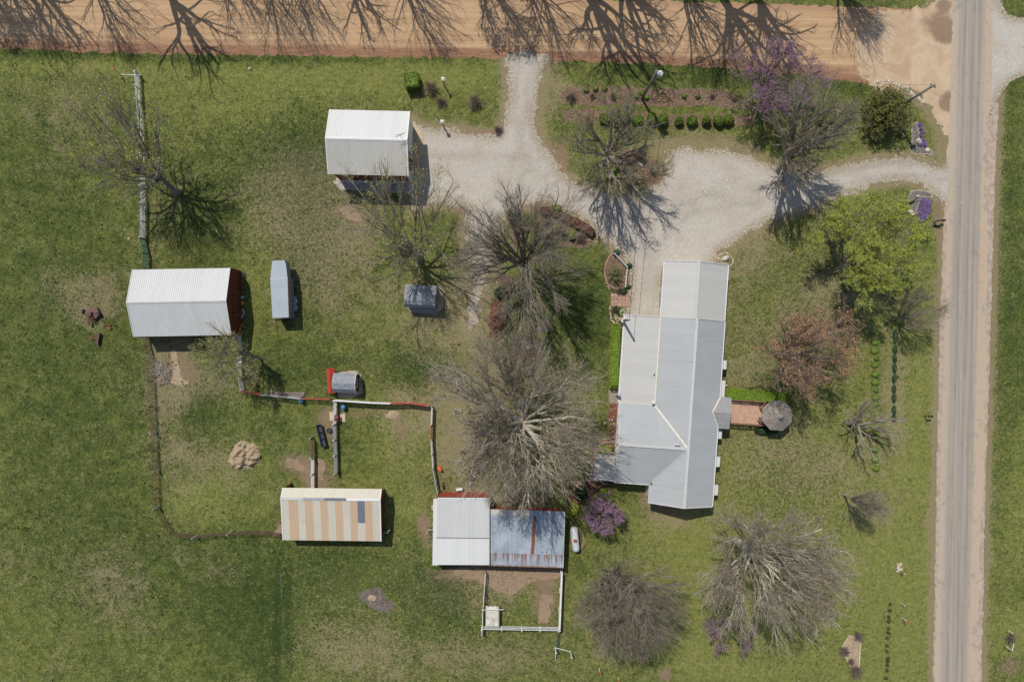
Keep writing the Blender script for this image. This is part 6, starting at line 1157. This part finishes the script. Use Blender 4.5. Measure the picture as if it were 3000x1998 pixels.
# barberry hedge and shrubs round the bare tree
hg = catmull([(1588,622),(1612,618),(1640,632),(1668,645),(1696,660),(1722,674),(1735,686)], 2, False)
for i, (p_, q_) in enumerate(zip(hg[:-1], hg[1:])):
    if i % 2: continue
    q2 = hg[min(i+2, len(hg)-1)]; a, c = P(*p_), P(*q2); mid = (a+c)/2; L = (c-a).length
    bush('barberry_hedge', (mid.x, mid.y, 0), L*.58, .42, .75, L_RED, ['west end','second','third','fourth','fifth','east end'][min(i//2, 5)]+' section of the curved reddish brown hedge beside the gravel', 'hedge', 'sections of the curved reddish hedge', n=1900, rz=math.atan2(c.y-a.y, c.x-a.x), box=True)
for q, tx in (((1627,671),'yellow green round shrub, the western of two behind the reddish hedge'), ((1673,688),'yellow green round shrub, the eastern of two behind the reddish hedge')): bush('lime_shrub', P(*q), .52, .52, .9, L_LIME, tx, n=900)
bush('shrub', P(1625,616), .8, .5, 1.2, L_OLIVE, 'olive shrub behind the west part of the reddish hedge', n=900)
for q, r_, tx, sd_ in (((1602,665),1.0,'tangle of dark bare stems behind the west end of the reddish hedge',21), ((1650,690),.8,'bare stems between the two yellow green shrubs',22), ((1700,700),1.0,'bare brown stems behind the east end of the reddish hedge',23), ((1486,925),.7,'bare bush on the red mulch strip west of the bare tree',24), ((1880,460),.9,'reddish bare bush in the mulch patch of the gravel island',25), ((1915,500),.9,'second reddish bare bush in the mulch patch of the gravel island',26), ((1450,960),.6,'low bare brush at the south end of the red mulch strip',27)): twig_bush('bush', P(*q), r_, r_*.8, tx, B_PINKT, 70, seed=sd_)
bush('shrub', P(1468,858), .85, .7, .9, L_DARK, 'dark green low juniper west of the bare tree', n=1100); bush('shrub', P(1545,975), .9, .6, .9, L_OLIVE, 'olive shrub north of the dark red bench', n=900); bush('shrub', P(1590,985), .5, .5, .6, L_LIME, 'small yellow green shrub east of the dark red bench', n=350); bush('shrub', P(1465,1040), .9, .7, .8, L_OLIVE, 'loose olive shrub under the northern sycamore branches', n=700)
rb = thing('stone_ring', P(1480,830), 'ring of pale stones and brick around a mulch circle left of the bare tree', 'garden bed'); stone_row(rb, [(1463,850),(1455,832),(1462,815),(1478,808),(1495,814),(1505,830),(1500,848)], .26, [STONE, BRICKP, PALESTONE])
# NE dense shrub
for (x_, y_, r_, tx, sd_) in ((2572,345,3.1,'large dense olive green shrub below the junction, under the leaning pole',41),): twig_bush('large_shrub', P(x_, y_), r_, 3.4, tx, B_TWIG, 260, seed=sd_, leaf=L_OLIVE, nleaf=26000, lsize=.075)

rng = np.random.RandomState(12)
def scatter_ok(x, y): return True
def clump_stuff(name, tx, cat, lst, n, per, rad, size, mat, h=.05, thr=.18):
    px = rng.rand(n*6)*3000; py = rng.rand(n*6)*1998; X, Y = (px-1500)/PPM, (999-py)/PPM; w = blobs(X, Y, lst)*(.5+1.6*(fbm(X*.35, Y*.35, 3)+.3)); ok = w > thr+rng.rand(len(w))*.5
    drv = sdist(np.stack([X, Y], -1), np.array([tuple(P(*q)[:2]) for q in DRIVE])); ok &= (drv < -.3) & (px < 2725) & (py > 180); X, Y = X[ok][:n], Y[ok][:n]
    m = len(X); q = rng.normal(size=(m, per, 3))*np.array([rad, rad, .3*h])*(.4+rng.rand(m, 1, 1)); q[..., 2] = np.abs(q[..., 2])+h*.4; q[..., 0] += X[:, None]; q[..., 1] += Y[:, None]
    me_root = leaves(name, mat, q.reshape(-1, 3), size, None, rng, flat=-1.5, kind='stuff'); tag(me_root, tx, cat); return me_root
L_WEED = leaf_mat('weed_leaf', (.030, .062, .014), (.085, .135, .032)); L_STRAW = leaf_mat('straw_blade', (.30, .235, .125), (.52, .43, .25))
clump_stuff('weed_clumps', 'dark green low weed clumps scattered through the lawns', 'weeds', CLUMP+LUSH, 3400, 9, .14, .07, L_WEED, .07)
clump_stuff('dry_grass', 'pale straw tufts scattered over the dry parts of the lawns', 'dry grass', DRY+BARE+CLUMP, 5200, 7, .17, .055, L_STRAW, .05)
ed_ = catmull([tuple(P(*q)[:2]) for q in DRIVE], 6); ed_ = np.array(ed_); ii = rng.randint(0, len(ed_), 2600); q = ed_[ii]+rng.normal(size=(2600, 2))*.38
oc_ = np.array([(1,0,0), (0,1,0), (-1,0,0), (0,-1,0), (0,0,1)], float); sz = (.025+.05*rng.rand(2600)**2)[:, None, None]; v_ = (np.concatenate([q, np.full((2600, 1), .01)], 1)[:, None, :]+oc_[None]*sz*(.7+.6*rng.rand(2600, 5, 1))).reshape(-1, 3)
b0 = np.arange(2600)[:, None]*5; f_ = np.concatenate([b0+np.array([[0, 1, 4]]), b0+np.array([[1, 2, 4]]), b0+np.array([[2, 3, 4]]), b0+np.array([[3, 0, 4]])])
tag(obj('edge_stones', np_mesh('edge_stones', v_, f_, PALESTONE)), 'loose small stones along the edges of the gravel drive', 'stones', kind='stuff')
# ------------------------------------------------------------------ utility poles and wires
def pole(q, H_, tx, shed=True):
    p = P(*q); t = thing('utility_pole', p, tx, 'utility pole'); MB().tube([p, p+Vector((0,0,H_))], [.17,.12], 12).build('shaft', POLEW, t, True); return t, p
t, p = pole((1881,290), 8.6, 'wooden utility pole with a grey transformer and lamp in the mulch bed'); MB().lathe([(.22,7.0), (.24,7.05), (.24,7.75), (.15,7.9)], 16, p+Vector((.34,.0,0))).build('transformer', GALV, t, True)
MB().lathe([(.30,0), (.32,.1), (.1,.22)], 14, p+Vector((.55,.1,7.6))).build('lamp_head', WHITEP, t); bar(t, 'arm', p+Vector((0,0,7.9)), p+Vector((.6,.1,7.9)), .05, .05, GALV); bar(t, 'bracket', p+Vector((-.1,0,8.2)), p+Vector((-.2,.1,8.45)), .08, .08, GALV)
t2, p2 = pole((2613.5,325), 8.4, 'tall bare wooden utility pole leaning over the olive shrub near the road junction'); bar(t2, 'insulator', p2+Vector((0,0,8.4)), p2+Vector((0,0,8.65)), .08, .08, WHITEP); MB().bar(p2+Vector((-.3,.25,8.15)), p2+Vector((.3,-.25,8.15)), .09).build('cross_arm', POLEW, t2); bar(t2, 'insulator', p2+Vector((.28,-.22,8.2)), p2+Vector((.28,-.22,8.4)), .08, .08, WHITEP)
t3, p3 = pole((1816,942), 6.8, 'short wooden utility pole with a meter box at the north west house corner'); box_part(t3, 'meter_box', (p3.x-.3, p3.y-.15, 2.2), (p3.x-.08, p3.y+.2, 3.2), WHITEP); bar(t3, 'conduit', p3+Vector((-.15,.1,3.2)), p3+Vector((-.12,.08,6.4)), .07, .07, GALV)
def wire(a, c, sag, tx, r_=.02):
    pts = [a.lerp(c, k/16)-Vector((0,0,sag*4*(k/16)*(1-k/16))) for k in range(17)]; o = MB().tube(pts, r_, 5).build('power_line', DARKM); return tag(o, tx, 'wire')
wire(p+Vector((0,0,7.6)), p3+Vector((0,0,6.6)), 1.0, 'power line crossing the gravel from the transformer pole to the house pole', .025)
wire(p+Vector((0,0,8.5)), p2+Vector((0,0,8.3)), .8, 'power line between the transformer pole and the tall bare pole', .012)
MB().lathe([(.2,0), (.22,.1), (.1,.2)], 12, P(1857,1005,2.45)).build('lamp', TRAILERSIDE, h) if False else None

# ------------------------------------------------------------------ trees on the plot
tree('maple_tree', (518,565), 12.5, 8.2, 'large tree breaking into yellow green leaf across the white fence, upper left', seed=3, lean=(-1.3,4.2), limbs=10, trunk=.22, r0=0.36, leaf=L_SPRING, nleaf=15000, lsize=0.045, lev=(6,5,5,3), twr=0.008)
tree('maple_tree', (766,1050), 8.0, 4.8, 'small budding tree at the south east corner of the red barn', seed=5, lean=(-1.8,1.2), limbs=8, trunk=.24, r0=.18, leaf=L_SPRING, nleaf=5000, lsize=0.045, lev=(6,6,5,3))
tree('maple_tree', (1230,765), 13.0, 9.6, 'sparse budding tree standing over the small grey shingled shed', seed=8, lean=(-.6,3.0), limbs=10, trunk=.22, r0=0.34, leaf=L_SPRING, nleaf=3600, lsize=0.06, lev=(6,6,6,2), twr=0.009, wig=0.2, thick=0.85)
tree('bare_tree', (1532,790), 14.0, 10.6, 'big bare grey tree among the garden beds, left of the leaf shaped bed', seed=11, lean=(.2,1.6), limbs=13, trunk=.20, r0=.42, lev=(8,8,7,2), twr=0.008, wig=0.13, radial=0.45, thick=0.8)
tree('sycamore_tree', (1537,1225), 16.5, 10.8, 'giant pale barked sycamore north of the low barns, the largest tree', seed=14, lean=(-1.3,.2), limbs=18, trunk=.24, r0=0.5, bark=B_PALE, twig=B_PALETWIG, leaf=L_BROWN, nleaf=7000, lsize=.075, lev=(8,8,7,2), leafname='seed_balls', limb_el=(8,70), twr=0.008, wig=0.13, radial=0.5, thick=0.85)
tree('bare_tree', (1768,478), 11.0, 7.0, 'pollarded tree with grey green twigs on the gravel island', seed=17, lean=(.1,.2), limbs=9, trunk=.30, r0=.36, twig=B_TWIG, leaf=L_OLIVE, nleaf=9000, lsize=.05, lev=(6,6,5,3), limb_el=(5,70), thick=1.3, twr=0.009)
tree('redbud_tree', (2224,285), 6.8, 6.2, 'large purple flowering redbud at the edge of the dirt road', seed=19, lean=(0,1.0), limbs=13, trunk=.15, r0=.18, leaf=L_PINK, nleaf=19000, lsize=0.05, twig=B_TWIG, lev=(6,6,5,3), leafname='blossom', limb_el=(5,65))
tree('bare_tree', (2284,497), 12.0, 7.6, 'bare grey tree casting its shadow on the drive, beside the redbud', seed=23, lean=(.2,2.6), limbs=10, trunk=.22, r0=.38, lev=(6,6,6,2), twr=0.009, wig=0.2, thick=1.3)
tree('spring_tree', (2450,790), 10.5, 7.0, 'bright yellow green leafing tree below the drive entrance', seed=27, lean=(.4,1.2), limbs=12, trunk=.2, r0=.26, leaf=L_SPRING, nleaf=95000, lsize=0.045, lev=(6,7,6,3), limb_el=(5,75))
tree('orange_bud_tree', (2272,1040), 11.0, 6.9, 'round tree covered in orange buds, above the gazebo', seed=31, lean=(0,1.4), limbs=15, trunk=.2, r0=.26, leaf=L_ORANGE, nleaf=18000, lsize=0.045, twig=B_PINKT, lev=(7,6,6,2), thick=1.0, twr=0.008)
tree('bare_tree', (2618,935), 6.5, 3.2, 'small dark bare tree between the bright green tree and the paved road', seed=33, lean=(.9,1.0), limbs=9, trunk=.25, r0=.12, twig=B_TWIG, bark=B_GREY, lev=(6,6,5,2))
tree('pruned_tree', (2484,1238), 7.0, 3.6, 'gnarled heavily pruned tree with few pale limbs, right of the gazebo', seed=37, lean=(1.1,-.3), limbs=5, trunk=.28, r0=.30, bark=B_GREY, lev=(5,5,4,3), limb_el=(0,35), wig=.4, twig=B_PALETWIG)
tree('bare_tree', (2470,1448), 7.5, 2.6, 'thin bare tree leaning away from the house, far right of the big tree', seed=39, lean=(.2,.1), limbs=9, trunk=.3, r0=.13, bark=B_GREY, lev=(5,5,4,2), limb_el=(50,85), twr=.009, twig=B_GREY)
tree('sycamore_tree', (2168,1590), 15.0, 8.6, 'large pale limbed sycamore on the lawn at the lower right', seed=41, lean=(.5,-.3), limbs=15, trunk=.24, r0=0.38, bark=B_PALE, twig=B_PALETWIG, leaf=L_BROWN, nleaf=5000, lsize=.07, lev=(8,8,7,2), leafname='seed_balls', limb_el=(5,65), twr=0.009, wig=0.15, radial=0.5, thick=0.85)
tree('bare_tree', (1800,1668), 13.0, 6.6, 'round evenly twiggy bare tree below the house, right of the propane tank', seed=43, lean=(0,0), limbs=22, trunk=.12, r0=.3, lev=(8,8,7,2), limb_el=(15,85), twr=0.0085, wig=0.12, radial=0.6)
tree('redbud_tree', (2112,1820), 5.5, 3.2, 'small redbud with few purple flowers beneath the lower right sycamore', seed=47, lean=(.2,0), limbs=6, trunk=.22, r0=.14, leaf=L_PINK, nleaf=2600, lsize=.05, twig=B_TWIG, lev=(6,6,5,3), leafname='blossom', limb_el=(5,50))
tree('redbud_tree', (1757,1483), 4.8, 2.5, 'pink purple redbud at the corner of the rusty roofed shed', seed=49, lean=(0,0), limbs=12, trunk=.15, r0=.12, leaf=L_PINK, nleaf=10000, lsize=.05, twig=B_TWIG, lev=(6,6,5,2), leafname='blossom', limb_el=(5,65))
# ------------------------------------------------------------------ trees along the north side of the dirt road
def shade_tree(px, py, H_, seed, tx, **kw): return tree('roadside_tree', (px, py), H_, kw.pop('Rc', 7.0), tx, 'tall trees along the north side of the dirt road', seed=seed, bark=B_GREY, twig=B_TWIG, **kw)
nt = 'roadside tree beyond the dirt road, '
S1 = shade_tree(470, -66, 21, 101, nt+'casting a thick three forked shadow', Rc=5.6, limbs=4, trunk=.26, r0=.62, lev=(4,4,4,2), limb_el=(45,72), flatness=.34, wig=.32, twr=.012, thick=1.05, radial=.2)
S2 = shade_tree(255, -90, 17, 102, nt+'second shadow from the left edge', Rc=5.2, limbs=8, trunk=.16, r0=.27, lev=(5,4,4,2), limb_el=(40,82), flatness=.40, twr=.010, thick=.9, wig=.15)
S3 = shade_tree(1690, -78, 22, 103, nt+'thick forked shadow west of the pole', Rc=7.6, limbs=5, trunk=.34, r0=.66, lev=(4,4,4,2), limb_el=(25,75), flatness=.34, wig=.34, twr=.011, thick=1.05, radial=.2)
S4 = shade_tree(1400, -95, 18, 104, nt+'leafy shadow on the lane mouth', Rc=3.4, limbs=9, trunk=.25, r0=.24, lev=(5,5,4,2), leaf=L_DARK, nleaf=3500, lsize=.10, limb_el=(20,85), flatness=.42)
C = [(S2,0,-95,1.0,.7,'wide dark shadow at the left edge'), (S4,-55,-75,.85,1.3,'dense one at the far left corner'), (S2,640,-115,.85,2.2,'short faint shadow left of the barn'), (S2,745,-105,.95,3.6,'left of two bushy shadows above the barn'), (S2,830,-120,.95,5.0,'right one of two'),
     (S1,1000,-95,.72,1.0,'small forked shadow above the bush'), (S2,1160,-95,1.0,.3,'with a fan shaped shadow left of the lane mouth'), (S2,1530,-95,1.05,4.1,'with a thin shadow right of the lane mouth'), (S3,1790,-92,.85,2.0,'second thick shadow west of the pole'), (S2,1985,-60,1.12,2.9,'with the fan shadow right of the utility pole'),
     (S3,2085,-62,.98,3.9,'with the thick twisted shadow beside the redbud'), (S1,2190,-50,.86,2.4,'with the crooked shadow above the redbud'), (S2,2440,-52,.85,1.9,'with a bushy shadow left of the junction'), (S4,2475,-40,.62,.8,'dense low one left of the junction'), (S1,60,-120,.9,4.4,'partly hidden second one at the left edge')]
for o, x_, y_, s_, rz, tx in C: copy_tree(o, P(x_, y_), rz, s_, nt+tx)
